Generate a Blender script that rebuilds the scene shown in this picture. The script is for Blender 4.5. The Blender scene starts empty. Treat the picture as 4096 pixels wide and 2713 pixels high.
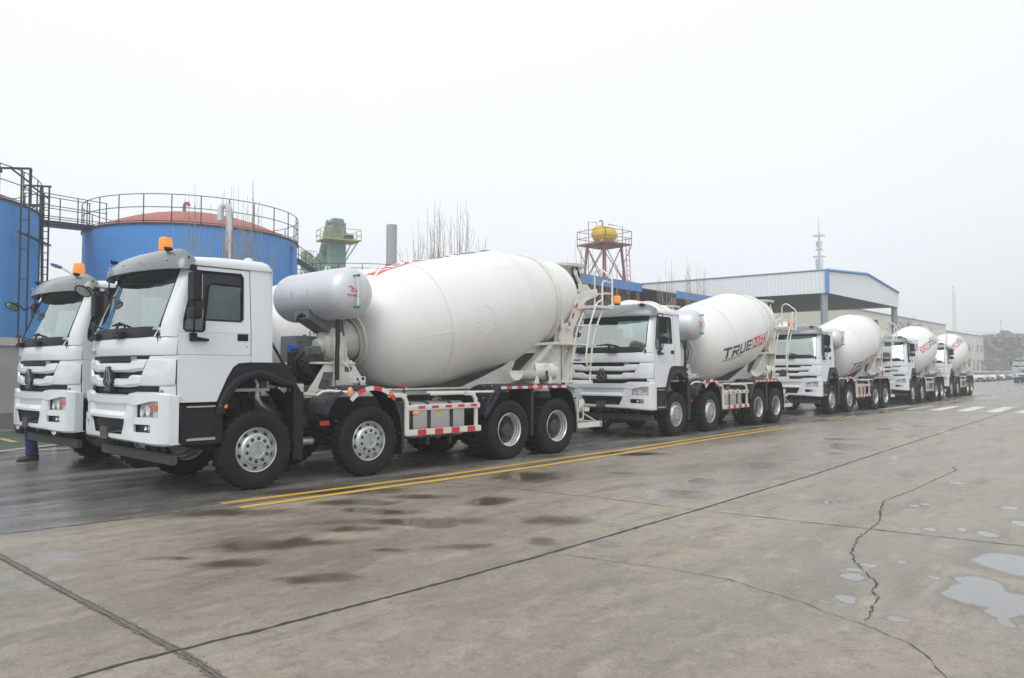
import bpy, bmesh, math, random
from mathutils import Vector, Matrix, Euler
from mathutils.geometry import tessellate_polygon
random.seed(7)
PI = math.pi
R_ = math.radians
sc = bpy.context.scene
COL = sc.collection

# ------------------------------------------------------------------ camera model (used to lay things out on the ground)
F, CX, CY, HOR, EYE = 3130.0, 2048.0, 1356.5, 1481.0, 1.63
PIT = math.atan((HOR - CY) / F)
FWD = Vector((0, math.cos(PIT), math.sin(PIT)))
UPV = Vector((0, -math.sin(PIT), math.cos(PIT)))
def ray(px, py): return Vector((1, 0, 0)) * ((px - CX) / F) + FWD - UPV * ((py - CY) / F)
def G(px, py, h=0.0):
    d = ray(px, py); t = (h - EYE) / d.z
    return Vector((d.x * t, d.y * t, h))
def at(px, py, Y):
    d = ray(px, py); t = Y / d.y
    return Vector((d.x * t, Y, EYE + d.z * t))

# ------------------------------------------------------------------ materials
def mat(name, col, rough=0.5, metal=0.0, noise=0.0, nscale=8.0, coat=0.0, bump=0.0, bscale=40.0, dirt=None, spec=None, streak=False):
    m = bpy.data.materials.new(name); m.use_nodes = True
    nt = m.node_tree; N = nt.nodes; L = nt.links
    b = N['Principled BSDF']
    b.inputs['Roughness'].default_value = rough; b.inputs['Metallic'].default_value = metal
    b.inputs['Base Color'].default_value = (*col, 1)
    if coat: b.inputs['Coat Weight'].default_value = coat; b.inputs['Coat Roughness'].default_value = 0.08
    if spec is not None: b.inputs['Specular IOR Level'].default_value = spec
    if noise or bump or dirt:
        tc = N.new('ShaderNodeTexCoord')
        mp = N.new('ShaderNodeMapping'); L.new(tc.outputs['Object'], mp.inputs['Vector'])
        if streak: mp.inputs['Scale'].default_value = (1, 1, 0.12)
    if noise:
        n = N.new('ShaderNodeTexNoise'); n.inputs['Scale'].default_value = nscale; n.inputs['Detail'].default_value = 6
        L.new(mp.outputs[0], n.inputs['Vector'])
        mx = N.new('ShaderNodeMixRGB'); mx.blend_type = 'MIX'
        mx.inputs['Color1'].default_value = (*[c * (1 - noise) for c in col], 1)
        mx.inputs['Color2'].default_value = (*[min(1, c * (1 + noise * .6)) for c in col], 1)
        L.new(n.outputs['Fac'], mx.inputs['Fac']); out = mx.outputs[0]
        if dirt:
            n2 = N.new('ShaderNodeTexNoise'); n2.inputs['Scale'].default_value = nscale * .35; n2.inputs['Detail'].default_value = 9; n2.inputs['Roughness'].default_value = .65
            L.new(mp.outputs[0], n2.inputs['Vector'])
            mr = N.new('ShaderNodeMapRange'); mr.inputs['From Min'].default_value = .52; mr.inputs['From Max'].default_value = .75
            mr.inputs['To Max'].default_value = dirt[3]
            L.new(n2.outputs['Fac'], mr.inputs['Value'])
            m2 = N.new('ShaderNodeMixRGB'); L.new(out, m2.inputs['Color1']); m2.inputs['Color2'].default_value = (*dirt[:3], 1)
            L.new(mr.outputs[0], m2.inputs['Fac']); out = m2.outputs[0]
        L.new(out, b.inputs['Base Color'])
        rr = N.new('ShaderNodeMapRange'); rr.inputs['To Min'].default_value = max(0, rough - .07); rr.inputs['To Max'].default_value = min(1, rough + .1)
        L.new(n.outputs['Fac'], rr.inputs['Value']); L.new(rr.outputs[0], b.inputs['Roughness'])
    if bump:
        nb = N.new('ShaderNodeTexNoise'); nb.inputs['Scale'].default_value = bscale; nb.inputs['Detail'].default_value = 5
        L.new(mp.outputs[0], nb.inputs['Vector'])
        bp = N.new('ShaderNodeBump'); bp.inputs['Strength'].default_value = bump; bp.inputs['Distance'].default_value = .01
        L.new(nb.outputs['Fac'], bp.inputs['Height']); L.new(bp.outputs[0], b.inputs['Normal'])
    return m
def emit_mat(name, col, s):
    m = mat(name, col, .3); b = m.node_tree.nodes['Principled BSDF']
    b.inputs['Emission Color'].default_value = (*col, 1); b.inputs['Emission Strength'].default_value = s
    return m
def glass(name, tint, refl=.1, rough=0.0):
    m = bpy.data.materials.new(name); m.use_nodes = True
    nt = m.node_tree; N = nt.nodes; L = nt.links; N.remove(N['Principled BSDF']); o = N['Material Output']
    t = N.new('ShaderNodeBsdfTransparent'); t.inputs['Color'].default_value = (*tint, 1)
    g = N.new('ShaderNodeBsdfGlossy'); g.inputs['Roughness'].default_value = rough; g.inputs['Color'].default_value = (.93, 1, .98, 1)
    fr = N.new('ShaderNodeLayerWeight'); fr.inputs['Blend'].default_value = .25
    ad = N.new('ShaderNodeMath'); ad.operation = 'MULTIPLY_ADD'; ad.inputs[1].default_value = .75; ad.inputs[2].default_value = refl; ad.use_clamp = True
    L.new(fr.outputs['Fresnel'], ad.inputs[0])
    mx = N.new('ShaderNodeMixShader'); L.new(ad.outputs[0], mx.inputs[0]); L.new(t.outputs[0], mx.inputs[1]); L.new(g.outputs[0], mx.inputs[2])
    L.new(mx.outputs[0], o.inputs['Surface'])
    return m
M = {}
M['cab'] = mat('cab_paint', (.68, .71, .735), .28, noise=.03, nscale=3, coat=.5)
M['drum'] = mat('drum_paint', (.74, .742, .722), .42, noise=.04, nscale=1.6, coat=.15, dirt=(.50, .46, .36, .18), bump=.05, bscale=2.5)
M['cream'] = mat('cream_paint', (.68, .67, .62), .42, noise=.08, nscale=5, dirt=(.30, .27, .22, .35), coat=.1)
M['silver'] = mat('silver_paint', (.58, .605, .64), .40, metal=.25, noise=.05, nscale=4)
M['alu'] = mat('aluminium', (.50, .49, .48), .33, metal=.85, noise=.06, nscale=9)
M['rim'] = mat('rim_silver', (.62, .62, .62), .34, metal=.7, noise=.06, nscale=12)
M['cap'] = mat('hub_cap_grey', (.38, .42, .41), .4, metal=.3, noise=.06, nscale=14)
M['hubdark'] = mat('hub_dark', (.05, .048, .048), .55, noise=.2, nscale=20, dirt=(.16, .13, .11, .5))
M['tyre'] = mat('tyre_rubber', (.017, .017, .018), .62, noise=.25, nscale=14, dirt=(.034, .031, .028, .5), bump=.2, bscale=60, spec=.15)
M['plastic'] = mat('black_plastic', (.013, .015, .018), .5, noise=.15, nscale=10, bump=.12, bscale=220, spec=.25)
M['fender'] = mat('fender_plastic', (.016, .019, .028), .34, noise=.15, nscale=8, spec=.35)
M['frame'] = mat('frame_paint', (.020, .022, .024), .5, noise=.25, nscale=10, dirt=(.07, .06, .05, .5))
M['under'] = mat('underbody_dark', (.014, .014, .015), .6, noise=.3, nscale=9, dirt=(.05, .04, .035, .6))
M['barg'] = mat('bar_grey', (.07, .07, .07), .55, noise=.15, nscale=10, dirt=(.14, .12, .11, .4))
M['visor'] = mat('visor_grey', (.155, .175, .18), .28, noise=.05, nscale=6, coat=.4)
M['grille'] = mat('grille_black', (.014, .014, .016), .5)
M['chrome'] = mat('chrome', (.75, .76, .78), .12, metal=1)
M['red'] = mat('red_reflector', (.60, .035, .03), .35)
M['wht'] = mat('white_reflector', (.62, .62, .64), .35)
M['redp'] = mat('red_paint', (.62, .03, .045), .4)
M['blackp'] = mat('dark_blue_lettering', (.018, .019, .035), .45)
M['redp2'] = mat('logo_red', (.55, .03, .03), .4)
M['orangep'] = mat('logo_orange', (.75, .13, .03), .4)
M['whitep'] = mat('white_lettering', (.74, .74, .72), .4)
M['amber'] = mat('amber_lens', (.95, .30, .015), .22, coat=.6)
M['orange'] = mat('orange_lens', (.85, .16, .02), .25, coat=.5)
M['marker'] = mat('marker_lens', (.80, .33, .20), .3, coat=.4)
M['green'] = mat('green_valve', (.02, .22, .06), .4)
M['bluev'] = mat('blue_cap', (.02, .10, .50), .4)
M['yellow'] = mat('yellow_sticker', (.75, .62, .08), .5)
M['hose'] = mat('black_hose', (.012, .013, .016), .5)
M['grey'] = mat('tank_box_grey', (.14, .155, .165), .45, noise=.08)
M['motor'] = mat('motor_grey', (.12, .13, .13), .5, noise=.25, nscale=25)
M['seat'] = mat('seat_fabric', (.03, .035, .038), .6, noise=.2)
M['dash'] = mat('dashboard', (.07, .075, .075), .7)
M['inner'] = mat('cab_lining', (.24, .26, .26), .8)
M['paper'] = mat('green_paper', (.35, .62, .38), .6)
M['letterl'] = mat('pale_lettering', (.42, .43, .44), .4)
M['letterg'] = mat('grey_lettering', (.20, .21, .23), .4)
M['blueg'] = mat('blue_grey_lettering', (.12, .18, .32), .4)
M['emblem'] = mat('emblem_dark', (.05, .055, .055), .3, metal=.5)
M['glass'] = glass('windshield_glass', (.80, .92, .89), .36)
M['sglass'] = glass('side_glass', (.46, .56, .54), .06)
M['rglass'] = glass('rear_glass', (.50, .62, .59), .1)
M['lampbowl'] = mat('lamp_bowl', (.86, .87, .88), .3)
M['lens'] = glass('lamp_lens', (1, 1, 1), .03)
M['mirror'] = mat('mirror_glass', (.7, .72, .72), .03, metal=1)
M['tube'] = mat('sight_tube', (.60, .64, .66), .3)

# ------------------------------------------------------------------ mesh builder
class MB:
    def __init__(s): s.v = []; s.f = []
    def add(s, vs, fs):
        o = len(s.v); s.v += [tuple(p) for p in vs]; s.f += [tuple(i + o for i in f) for f in fs]
    def box(s, x0, x1, y0, y1, z0, z1):
        s.add([(x0, y0, z0), (x1, y0, z0), (x1, y1, z0), (x0, y1, z0), (x0, y0, z1), (x1, y0, z1), (x1, y1, z1), (x0, y1, z1)],
              [(3, 2, 1, 0), (4, 5, 6, 7), (0, 1, 5, 4), (1, 2, 6, 5), (2, 3, 7, 6), (3, 0, 4, 7)])
    def obox(s, c, dims, rz=0.0, ry=0.0, rx=0.0):
        m = Euler((rx, ry, rz)).to_matrix(); c = Vector(c); a, b, d = [k / 2 for k in dims]
        P = [c + m @ Vector(q) for q in [(-a, -b, -d), (a, -b, -d), (a, b, -d), (-a, b, -d), (-a, -b, d), (a, -b, d), (a, b, d), (-a, b, d)]]
        s.add(P, [(3, 2, 1, 0), (4, 5, 6, 7), (0, 1, 5, 4), (1, 2, 6, 5), (2, 3, 7, 6), (3, 0, 4, 7)])
    def prism(s, poly, a, b, ax='y', holes=()):
        """polygon in the plane across ax, extruded from a to b; (u,v) = (x,z) for y, (y,z) for x, (x,y) for z"""
        def P(u, v, w): return (u, w, v) if ax == 'y' else ((w, u, v) if ax == 'x' else (u, v, w))
        loops = [list(poly)] + [list(h) for h in holes]
        tri = tessellate_polygon([[Vector((p[0], p[1], 0)) for p in l] for l in loops])
        flat = [p for l in loops for p in l]; n = len(flat)
        vs = [P(p[0], p[1], a) for p in flat] + [P(p[0], p[1], b) for p in flat]
        fs = [tuple(t) for t in tri] + [tuple(i + n for i in reversed(t)) for t in tri]
        o = 0
        for l in loops:
            k = len(l)
            for i in range(k): fs.append((o + i, o + (i + 1) % k, o + (i + 1) % k + n, o + i + n))
            o += k
        s.add(vs, fs)
    def grid(s, rows, close=False):
        n = len(rows[0]); vs = [p for r in rows for p in r]; fs = []
        for i in range(len(rows) - 1):
            for j in range(n if close else n - 1):
                k = (j + 1) % n
                fs.append((i * n + j, i * n + k, (i + 1) * n + k, (i + 1) * n + j))
        s.add(vs, fs)
    def tube(s, path, r, n=8, closed=False, r2=None, caps=True):
        P = [Vector(p) for p in path]; m = len(P); rows = []
        up = None
        for i, p in enumerate(P):
            a = P[i - 1] if (i > 0 or closed) else p; b = P[(i + 1) % m] if (i < m - 1 or closed) else p
            t = (b - a).normalized()
            if up is None:
                up = Vector((0, 0, 1)) if abs(t.z) < .9 else Vector((1, 0, 0))
            u = (up - t * up.dot(t))
            if u.length < 1e-6: u = Vector((1, 0, 0)) - t * t.x
            u.normalize(); up = u; w = t.cross(u)
            rr = r if r2 is None else r + (r2 - r) * i / max(1, m - 1)
            rows.append([p + (u * math.cos(2 * PI * k / n) + w * math.sin(2 * PI * k / n)) * rr for k in range(n)])
        if closed: rows.append(rows[0])
        o = len(s.v); s.grid(rows, close=True)
        if caps and not closed:
            s.f.append(tuple(o + k for k in reversed(range(n)))); e = o + (len(rows) - 1) * n; s.f.append(tuple(e + k for k in range(n)))
    def lathe(s, prof, n=32, origin=(0, 0, 0), axis='y', mat4=None):
        """prof = [(along, radius)]"""
        rows = []
        for a, r in prof:
            row = []
            for k in range(n):
                c, d = math.cos(2 * PI * k / n) * r, math.sin(2 * PI * k / n) * r
                p = {'y': (c, a, d), 'x': (a, c, d), 'z': (c, d, a)}[axis]
                v = Vector(p)
                if mat4 is not None: v = mat4 @ v
                row.append(v + Vector(origin))
            rows.append(row)
        s.grid(rows, close=True)
    def ball(s, c, r, n=12, sx=1, sy=1, sz=1):
        pr = [(-math.cos(PI * i / n) , math.sin(PI * i / n)) for i in range(n + 1)]
        rows = [[(c[0] + rr * math.cos(2 * PI * k / (2 * n)) * r * sx, c[1] + rr * math.sin(2 * PI * k / (2 * n)) * r * sy, c[2] + a * r * sz) for k in range(2 * n)] for a, rr in pr]
        s.grid(rows, close=True)
    def ribbon(s, pts, w, jit=0.0, z=None):
        L = []; Rr = []
        for i, p in enumerate(pts):
            a = pts[max(0, i - 1)]; b = pts[min(len(pts) - 1, i + 1)]
            t = Vector((b[0] - a[0], b[1] - a[1], 0)).normalized(); n = Vector((-t.y, t.x, 0))
            ww = w(i) if callable(w) else w
            j1 = ww * (1 + random.uniform(-jit, jit)) / 2; j2 = ww * (1 + random.uniform(-jit, jit)) / 2
            zz = p[2] if z is None else z
            L.append((p[0] + n.x * j1, p[1] + n.y * j1, zz)); Rr.append((p[0] - n.x * j2, p[1] - n.y * j2, zz))
        s.grid([Rr, L])
    def build(s, name, m, parent=None, bevel=0.0, smooth=35, solid=0.0, seg=2, fix=True, loc=None, weld=False):
        me = bpy.data.meshes.new(name)
        bm = bmesh.new()
        vs = [bm.verts.new(p) for p in s.v]
        for f in s.f:
            if len(set(f)) >= 3:
                try: bm.faces.new([vs[i] for i in f])
                except ValueError: pass
        if weld: bmesh.ops.remove_doubles(bm, verts=bm.verts, dist=1e-4)
        if fix: bmesh.ops.recalc_face_normals(bm, faces=bm.faces)
        if solid: bmesh.ops.solidify(bm, geom=bm.faces[:], thickness=solid)
        if bevel:
            bmesh.ops.dissolve_limit(bm, angle_limit=R_(1), verts=bm.verts[:], edges=bm.edges[:])
            es = [e for e in bm.edges if len(e.link_faces) == 2 and e.calc_face_angle(0) > R_(30)]
            if es: bmesh.ops.bevel(bm, geom=es, offset=bevel, segments=seg, affect='EDGES', clamp_overlap=True)
        for f in bm.faces: f.smooth = smooth > 0
        bm.to_mesh(me); bm.free()
        if smooth > 0: me.set_sharp_from_angle(angle=R_(smooth))
        me.materials.append(m if not isinstance(m, str) else M[m])
        o = bpy.data.objects.new(name, me); COL.objects.link(o)
        if loc is not None: o.location = loc
        if parent is not None: o.parent = parent
        return o
def tag(o, label=None, cat=None, group=None, kind=None):
    if label: o['label'] = label
    if cat: o['category'] = cat
    if group: o['group'] = group
    if kind: o['kind'] = kind
    return o
def empty(name, loc=(0, 0, 0), rz=0.0):
    o = bpy.data.objects.new(name, None); COL.objects.link(o); o.location = loc; o.rotation_euler = (0, 0, rz); o.empty_display_size = .3
    return o
KIDS = {}
def copy_tree(o, parent=None):
    c = o.copy(); COL.objects.link(c)
    if parent is not None: c.parent = parent
    for ch in o.children: copy_tree(ch, c)
    return c
def kids(o, name): return [c for c in o.children if c.name.split('.')[0] == name]
def text_pts(s, size, bold=0.0, shear=0.0, space=1.0):
    cu = bpy.data.curves.new('t', 'FONT'); cu.body = s; cu.size = size; cu.offset = bold; cu.shear = shear; cu.space_character = space; cu.resolution_u = 3
    ob = bpy.data.objects.new('t', cu); COL.objects.link(ob)
    dg = bpy.context.evaluated_depsgraph_get(); dg.update()
    me = bpy.data.meshes.new_from_object(ob.evaluated_get(dg))
    vs = [(v.co.x, v.co.y) for v in me.vertices]; fs = [tuple(p.vertices) for p in me.polygons]
    bpy.data.objects.remove(ob); bpy.data.curves.remove(cu); bpy.data.meshes.remove(me)
    return vs, fs
def lerp(a, b, t): return a + (b - a) * t
def interp(x, xs, ys):
    if x <= xs[0]: return ys[0]
    for i in range(len(xs) - 1):
        if x <= xs[i + 1]: return lerp(ys[i], ys[i + 1], (x - xs[i]) / (xs[i + 1] - xs[i]))
    return ys[-1]
def arc(cx, cz, r, a0, a1, n, rz=None):
    return [(cx + r * math.cos(R_(lerp(a0, a1, i / n))), cz + (rz or r) * math.sin(R_(lerp(a0, a1, i / n)))) for i in range(n + 1)]
def mir(f):                                     # call f for both sides (side = -1 is the driver side, seen by the camera)
    return [f(s) for s in (-1, 1)]
# ================================================================== THE MIXER TRUCK (x runs to the rear, -y is the driver side)
PY = [0, .4, .8, 1.0, 1.12, 1.19, 1.235, 1.25]
PX_ = [-1.48, -1.468, -1.43, -1.385, -1.33, -1.27, -1.20, -1.14]
def plan(y): return interp(abs(y), PY, PX_)
FULL = [-v for v in reversed(PY[1:])] + PY
def make_wheel_tyre(rw=.148, R=.548):
    b = MB(); n = 120; rows = []
    prof = [(-.105, .292), (-.135, .33), (-.148, .40), (-.150, .45), (-.143, .495), (-.134, .517), (-.118, R - .004), (-.095, R), (-.03, R + .003), (.03, R + .003), (.095, R), (.118, R - .004), (.134, .517), (.143, .495), (.150, .45), (.148, .40), (.135, .33), (.105, .292)]
    for i, (a, r) in enumerate(prof):
        row = []
        for k in range(n):
            q = k // 2 % 2; rr = r
            if i in (5, 12): rr = r - (.010 if q else 0)
            if i in (6, 7, 10, 11): rr = r - (.022 if q else 0)
            if i in (8, 9): rr = r - (.014 if (k + 1) // 2 % 2 else 0)
            ang = 2 * PI * k / n
            row.append((rr * math.cos(ang), a, rr * math.sin(ang)))
        rows.append(row)
    b.grid(rows, close=True)
    for a in (-.1475, .1475):                    # raised sidewall rings
        b.lathe([(a, .435), (a * 1.03, .438), (a * 1.03, .444), (a, .447)], 64)
    return b
def make_front_wheel(root, x, s):
    b = MB(); k = s                              # outward direction
    P = [(-.004, .300), (.004, .306), (.010, .300), (.004, .290), (-.02, .284), (-.055, .276), (-.062, .268), (-.045, .245), (.0, .222), (.018, .208), (.02, .200)]
    b.lathe([(k * a, r) for a, r in P], 64)
    b.lathe([(-k * .06, .276), (-k * .25, .285), (-k * .26, .305)], 48)
    w = b.build('wheel', 'rim', root, loc=(x, s * 1.20, .54), smooth=40)
    h = MB()                                     # ten hand holes set in the slanted disc
    for i in range(10):
        a = 2 * PI * (i + .5) / 10; c = Vector((.248 * math.cos(a), k * -.033, .248 * math.sin(a)))
        rd = Vector((math.cos(a), 0, math.sin(a))); tn = Vector((-math.sin(a), 0, math.cos(a))); rd2 = (rd * .82 - Vector((0, k * .57, 0))).normalized()
        ring = [c + rd2 * .022 * math.cos(2 * PI * j / 16) + tn * .034 * math.sin(2 * PI * j / 16) + Vector((0, k * .004, 0)) for j in range(16)]
        h.add(ring, [tuple(range(16))])
    h.build('hand_holes', 'grille', w, smooth=0)
    c = MB(); c.lathe([(k * .02, .205), (k * .028, .200), (k * .030, .188), (k * .030, .118), (k * .034, .112), (k * .030, .104), (k * .026, .100), (k * .026, 0.0005)], 48)
    cap = c.build('hub_cap', 'cap', w, smooth=40)
    e = MB()
    for j in range(3):                           # three-armed badge
        a = PI / 2 + 2 * PI * j / 3 + PI
        q = [Vector((math.cos(a + d) * r, k * .030, math.sin(a + d) * r)) for d, r in ((.0, .012), (.75, .062), (.95, .082), (0, .07), (-.0, .04))]
        q2 = [Vector((math.cos(a + d) * r, k * .030, math.sin(a + d) * r)) for d, r in ((-.0, .012), (-.75, .062), (-.95, .082), (0, .07), (.0, .04))]
        e.tube([q[0], q[1], q[2]], .004, 5); e.tube([q[0], q2[1]], .004, 5)
        p1 = Vector((math.cos(a + .95) * .085, k * .028, math.sin(a + .95) * .085)); p2 = Vector((math.cos(a - .95 + 2 * PI / 3) * .085, k * .028, math.sin(a - .95 + 2 * PI / 3) * .085))
        e.tube([p1, p2], .003, 5)
    e.build('badge', 'cap', cap)
    nn = MB(); d = MB()
    for i in range(10):
        a = 2 * PI * i / 10 + .2; c3 = (.157 * math.cos(a), k * .026, .157 * math.sin(a))
        nn.lathe([(k * .007, .0155), (k * .012, .012), (k * .016, .0004)], 8, origin=c3)
        d.lathe([(k * .0052, .0255), (k * .0055, .0004)], 16, origin=c3)
    nn.build('wheel_nuts', 'hubdark', w); d.build('nut_recess', 'grille', w, smooth=0)
    t = TYRE.copy(); COL.objects.link(t); t.parent = w; t.location = (0, -k * .115, 0); t.rotation_euler = (0, random.random(), 0)
    return w
def make_rear_wheel(root, x, s):
    k = s; b = MB()
    b.lathe([(k * a, r) for a, r in [(-.004, .300), (.004, .306), (.010, .300), (.004, .289), (-.012, .282), (-.05, .280), (-.056, .268), (-.10, .266), (-.106, .254), (-.165, .252)]], 64)
    b.lathe([(-k * .165, .252), (-k * .36, .262), (-k * .38, .300)], 48)
    w = b.build('wheel', 'rim', root, loc=(x, s * 1.215, .54), smooth=40)
    h = MB(); h.lathe([(-k * a, r) for a, r in [(.163, .252), (.170, .235), (.150, .19), (.148, .135), (.10, .128), (.055, .115), (.045, .09), (.04, .0005)]], 40)
    hub = h.build('hub', 'hubdark', w, smooth=40)
    n = MB()
    for i in range(10):
        a = 2 * PI * i / 10; n.lathe([(-k * .150, .017), (-k * .125, .014), (-k * .122, .0004)], 6, origin=(.162 * math.cos(a), 0, .162 * math.sin(a)))
    n.build('wheel_nuts', 'hubdark', w)
    o = MB()
    for i in range(4):
        a = 2 * PI * i / 4 + .8; o.lathe([(-k * .158, .026), (-k * .158, .0004)], 14, origin=(.216 * math.cos(a), 0, .216 * math.sin(a)))
    o.build('hand_holes', 'grille', w, smooth=0)
    for q in (.135, .475):
        t = TYRE.copy(); COL.objects.link(t); t.parent = w; t.location = (0, -k * q, 0); t.rotation_euler = (0, random.random(), 0)
    return w

def face_map(y0, z0, off=.006, cx=None):          # lettering on the curved cab front (read from the front)
    return lambda u, v: ((plan(y0 - u) if cx is None else cx) - off, y0 - u, z0 + v)
def text_obj(name, s, size, fn, m, parent, bold=0.0, shear=0.0, space=1.0):
    vs, fs = text_pts(s, size, bold, shear, space); b = MB(); b.add([fn(u, v) for u, v in vs], fs)
    return b.build(name, m, parent, smooth=0, fix=False)

def make_cab(root):
    # ---- white shell
    b = MB()
    b.grid([[(plan(y) + dx, y, z) for y in FULL] for z, dx in ((1.812, .035), (1.822, .004), (1.835, 0), (1.95, .006), (2.035, .014), (2.055, .035))])
    for s in (-1, 1):                              # corner panels beside the grille
        rows = []
        for z, dx in ((1.425, .03), (1.435, .0), (1.47, -.012), (1.60, -.006), (1.755, -.004), (1.765, .012), (1.808, .014), (1.812, .035)):
            yi = interp(z, [1.33, 1.81], [.735, .985]); ys = [yi, yi + .02] + [v for v in (1.0, 1.06, 1.12, 1.19, 1.235, 1.25) if v > yi + .03]
            while len(ys) < 8: ys.insert(2, lerp(ys[1], ys[2], .5))
            rows.append([(plan(y) + dx + (.03 if j == 0 else 0), s * y, z) for j, y in enumerate(ys[:8])])
        b.grid(rows)
        b.grid([[(plan(y), s * y, z) for y in (1.15, 1.19, 1.235, 1.25)] for z in (1.21, 1.425)])
        # A pillar
        rows = []
        for t in (0, .06, .12, .18, .3, .6, .85, 1):
            z = lerp(2.055, 2.99, t); fx = lerp(-1.352, -1.005, t); fy = lerp(1.13, 1.045, t) - .09 * max(0, 1 - t / .2) ** 1.5
            rx = lerp(-1.14, -.93, t); ry = lerp(1.25, 1.185, max(0, (z - 2.1) / .9))
            row = [(fx + .03, s * (fy - .0), z), (fx, s * (fy + .012), z)]
            for u in (.35, .7, .9, 1): row.append((lerp(fx, rx, u ** 1.3), s * (lerp(fy + .012, ry, 1 - (1 - u) ** 1.7)), z))
            rows.append(row)
        b.grid(rows)
        # rear quarter behind the door
        def tz(z): return 1.25 - .068 * max(0, (z - 2.1) / .9)
        b.grid([[(-.122, s * tz(z), z), (.16, s * tz(z), z), (.20, s * (tz(z) - .012), z), (.215, s * (tz(z) - .05), z)] for z in (1.735, 2.1, 2.4, 2.7, 3.0)])
        b.prism([(-.93, 2.995), (.20, 2.995), (.20, 3.02), (-.93, 3.02)], s * 1.10, s * 1.187)
    # roof
    rows = []
    for x, zt in ((-1.02, 3.02), (-1.0, 3.075), (-.93, 3.115), (-.6, 3.14), (-.1, 3.15), (.10, 3.145), (.17, 3.12), (.20, 3.06), (.212, 3.0)):
        row = []
        for y in (-1.2, -1.205, -1.18, -1.12, -.95, -.5, 0, .5, .95, 1.12, 1.18, 1.205, 1.2):
            a = abs(y); q = {1.2: .0, 1.205: .35, 1.18: .72, 1.12: .93}.get(a, 1.0)
            yy = math.copysign(a if a != 1.2 else 1.2, y) if y else 0
            row.append((x, yy, 3.0 + (zt - 3.0) * q + (.02 * (1 - (y / 1.0) ** 2) if a < 1 else 0)))
        rows.append(row)
    rows = [r[:1] + [(r[1][0], -1.205, lerp(r[0][2], r[2][2], .5))] + r[2:-2] + [(r[-2][0], 1.205, lerp(r[-1][2], r[-3][2], .5))] + r[-1:] for r in rows]
    b.grid(rows)
    b.prism([(-1.2, 1.6), (1.2, 1.6), (1.18, 3.0), (-1.18, 3.0)], .205, .222, ax='x', holes=[[(-.62, 2.48), (.62, 2.48), (.62, 2.92), (-.62, 2.92)]])
    cab = b.build('cab', 'cab', root, smooth=38)
    b = MB(); b.prism([(-.62, 2.48), (.62, 2.48), (.62, 2.92), (-.62, 2.92)], .210, .216, ax='x'); b.build('rear_window', 'rglass', cab, smooth=0)
    b = MB(); b.tube([(-.85 + .0, -.30, 3.15), (-.05, -.30, 3.19), (.02, -.3, 3.19)], .001, 4)
    b = MB(); b.ball((-.02, -.95, 3.165), .05, 8, sx=1.3, sz=.75); b.build('roof_lug', 'cab', cab)
    # windshield
    rows = []
    for t in (.06, .10, .16, .3, .5, .75, 1):
        z = lerp(2.09, 2.98, t); row = []
        for u in (-1, -.9, -.6, -.3, 0, .3, .6, .9, 1):
            hw = lerp(1.13, 1.045, t)
            row.append((lerp(-1.455, -1.12, t) + lerp(.115, .12, t) * abs(u) ** 2.2, u * hw, z))
        rows.append(row)
    b = MB(); b.grid(rows); b.build('windshield', 'glass', cab, smooth=60)
    # black rubber surround
    e = MB(); e.tube([r[0] for r in rows[1:]] + list(rows[-1][1:-1]) + [r[-1] for r in reversed(rows[1:])], .013, 6)
    e.build('windshield_seal', 'plastic', cab)
    b = MB()                                       # cowl under the glass
    b.grid([[(plan(y) + dx, y, z) for y in [-1.14, -1.1, -.8, -.4, 0, .4, .8, 1.1, 1.14]] for z, dx in ((2.045, .04), (2.06, .008), (2.13, .020), (2.185, .040), (2.20, .10))])
    b.build('cowl', 'plastic', root, smooth=50)
    # lining, floor, dash and seats
    b = MB(); b.box(-1.30, .19, -1.19, 1.19, 1.34, 1.38); b.box(-1.0, .19, -1.12, 1.12, 2.96, 2.99)
    b.box(.17, .20, -1.16, -.64, 1.38, 2.96); b.box(.17, .20, .64, 1.16, 1.38, 2.96); b.box(.17, .20, -.64, .64, 1.38, 2.46); b.box(.17, .20, -.64, .64, 2.935, 2.96)
    b.build('cab_interior', 'inner', root, smooth=0)
    b = MB(); b.prism([(-1.30, 1.6), (-.85, 1.6), (-.85, 1.98), (-1.0, 2.07), (-1.33, 2.09)], -1.14, 1.14); d = b.build('dashboard', 'dash', root, bevel=.02)
    b = MB(); b.tube([(-.84 + .10 * math.sin(a) * .6, -.55 + .22 * math.cos(a), 2.08 + .20 * math.sin(a)) for a in [2 * PI * i / 20 for i in range(20)]], .014, 6, closed=True)
    b.tube([(-.84, -.55, 2.06), (-1.0, -.55, 1.95)], .025, 6); b.tube([(-.84, -.77, 2.08), (-.84, -.33, 2.08)], .012, 5); b.build('steering_wheel', 'plastic', root)
    b = MB(); b.obox((-1.12, .18, 2.098), (.22, .34, .006), rz=.2); b.build('paper_sheet', 'paper', d, smooth=0)
    def seat(s):
        b = MB(); b.prism([(-.55, 1.75), (-.05, 1.75), (-.05, 1.9), (-.55, 1.93)], s * .6 - .26, s * .6 + .26)
        b.prism([(-.14, 1.88), (-.02, 1.88), (.08, 2.48), (.10, 2.72), (.03, 2.72), (-.02, 2.5)], s * .6 - .24, s * .6 + .24)
        b.box(-.5, -.1, s * .6 - .2, s * .6 + .2, 1.38, 1.75); return b.build('seat', 'seat', root, bevel=.03)
    mir(seat)
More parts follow.
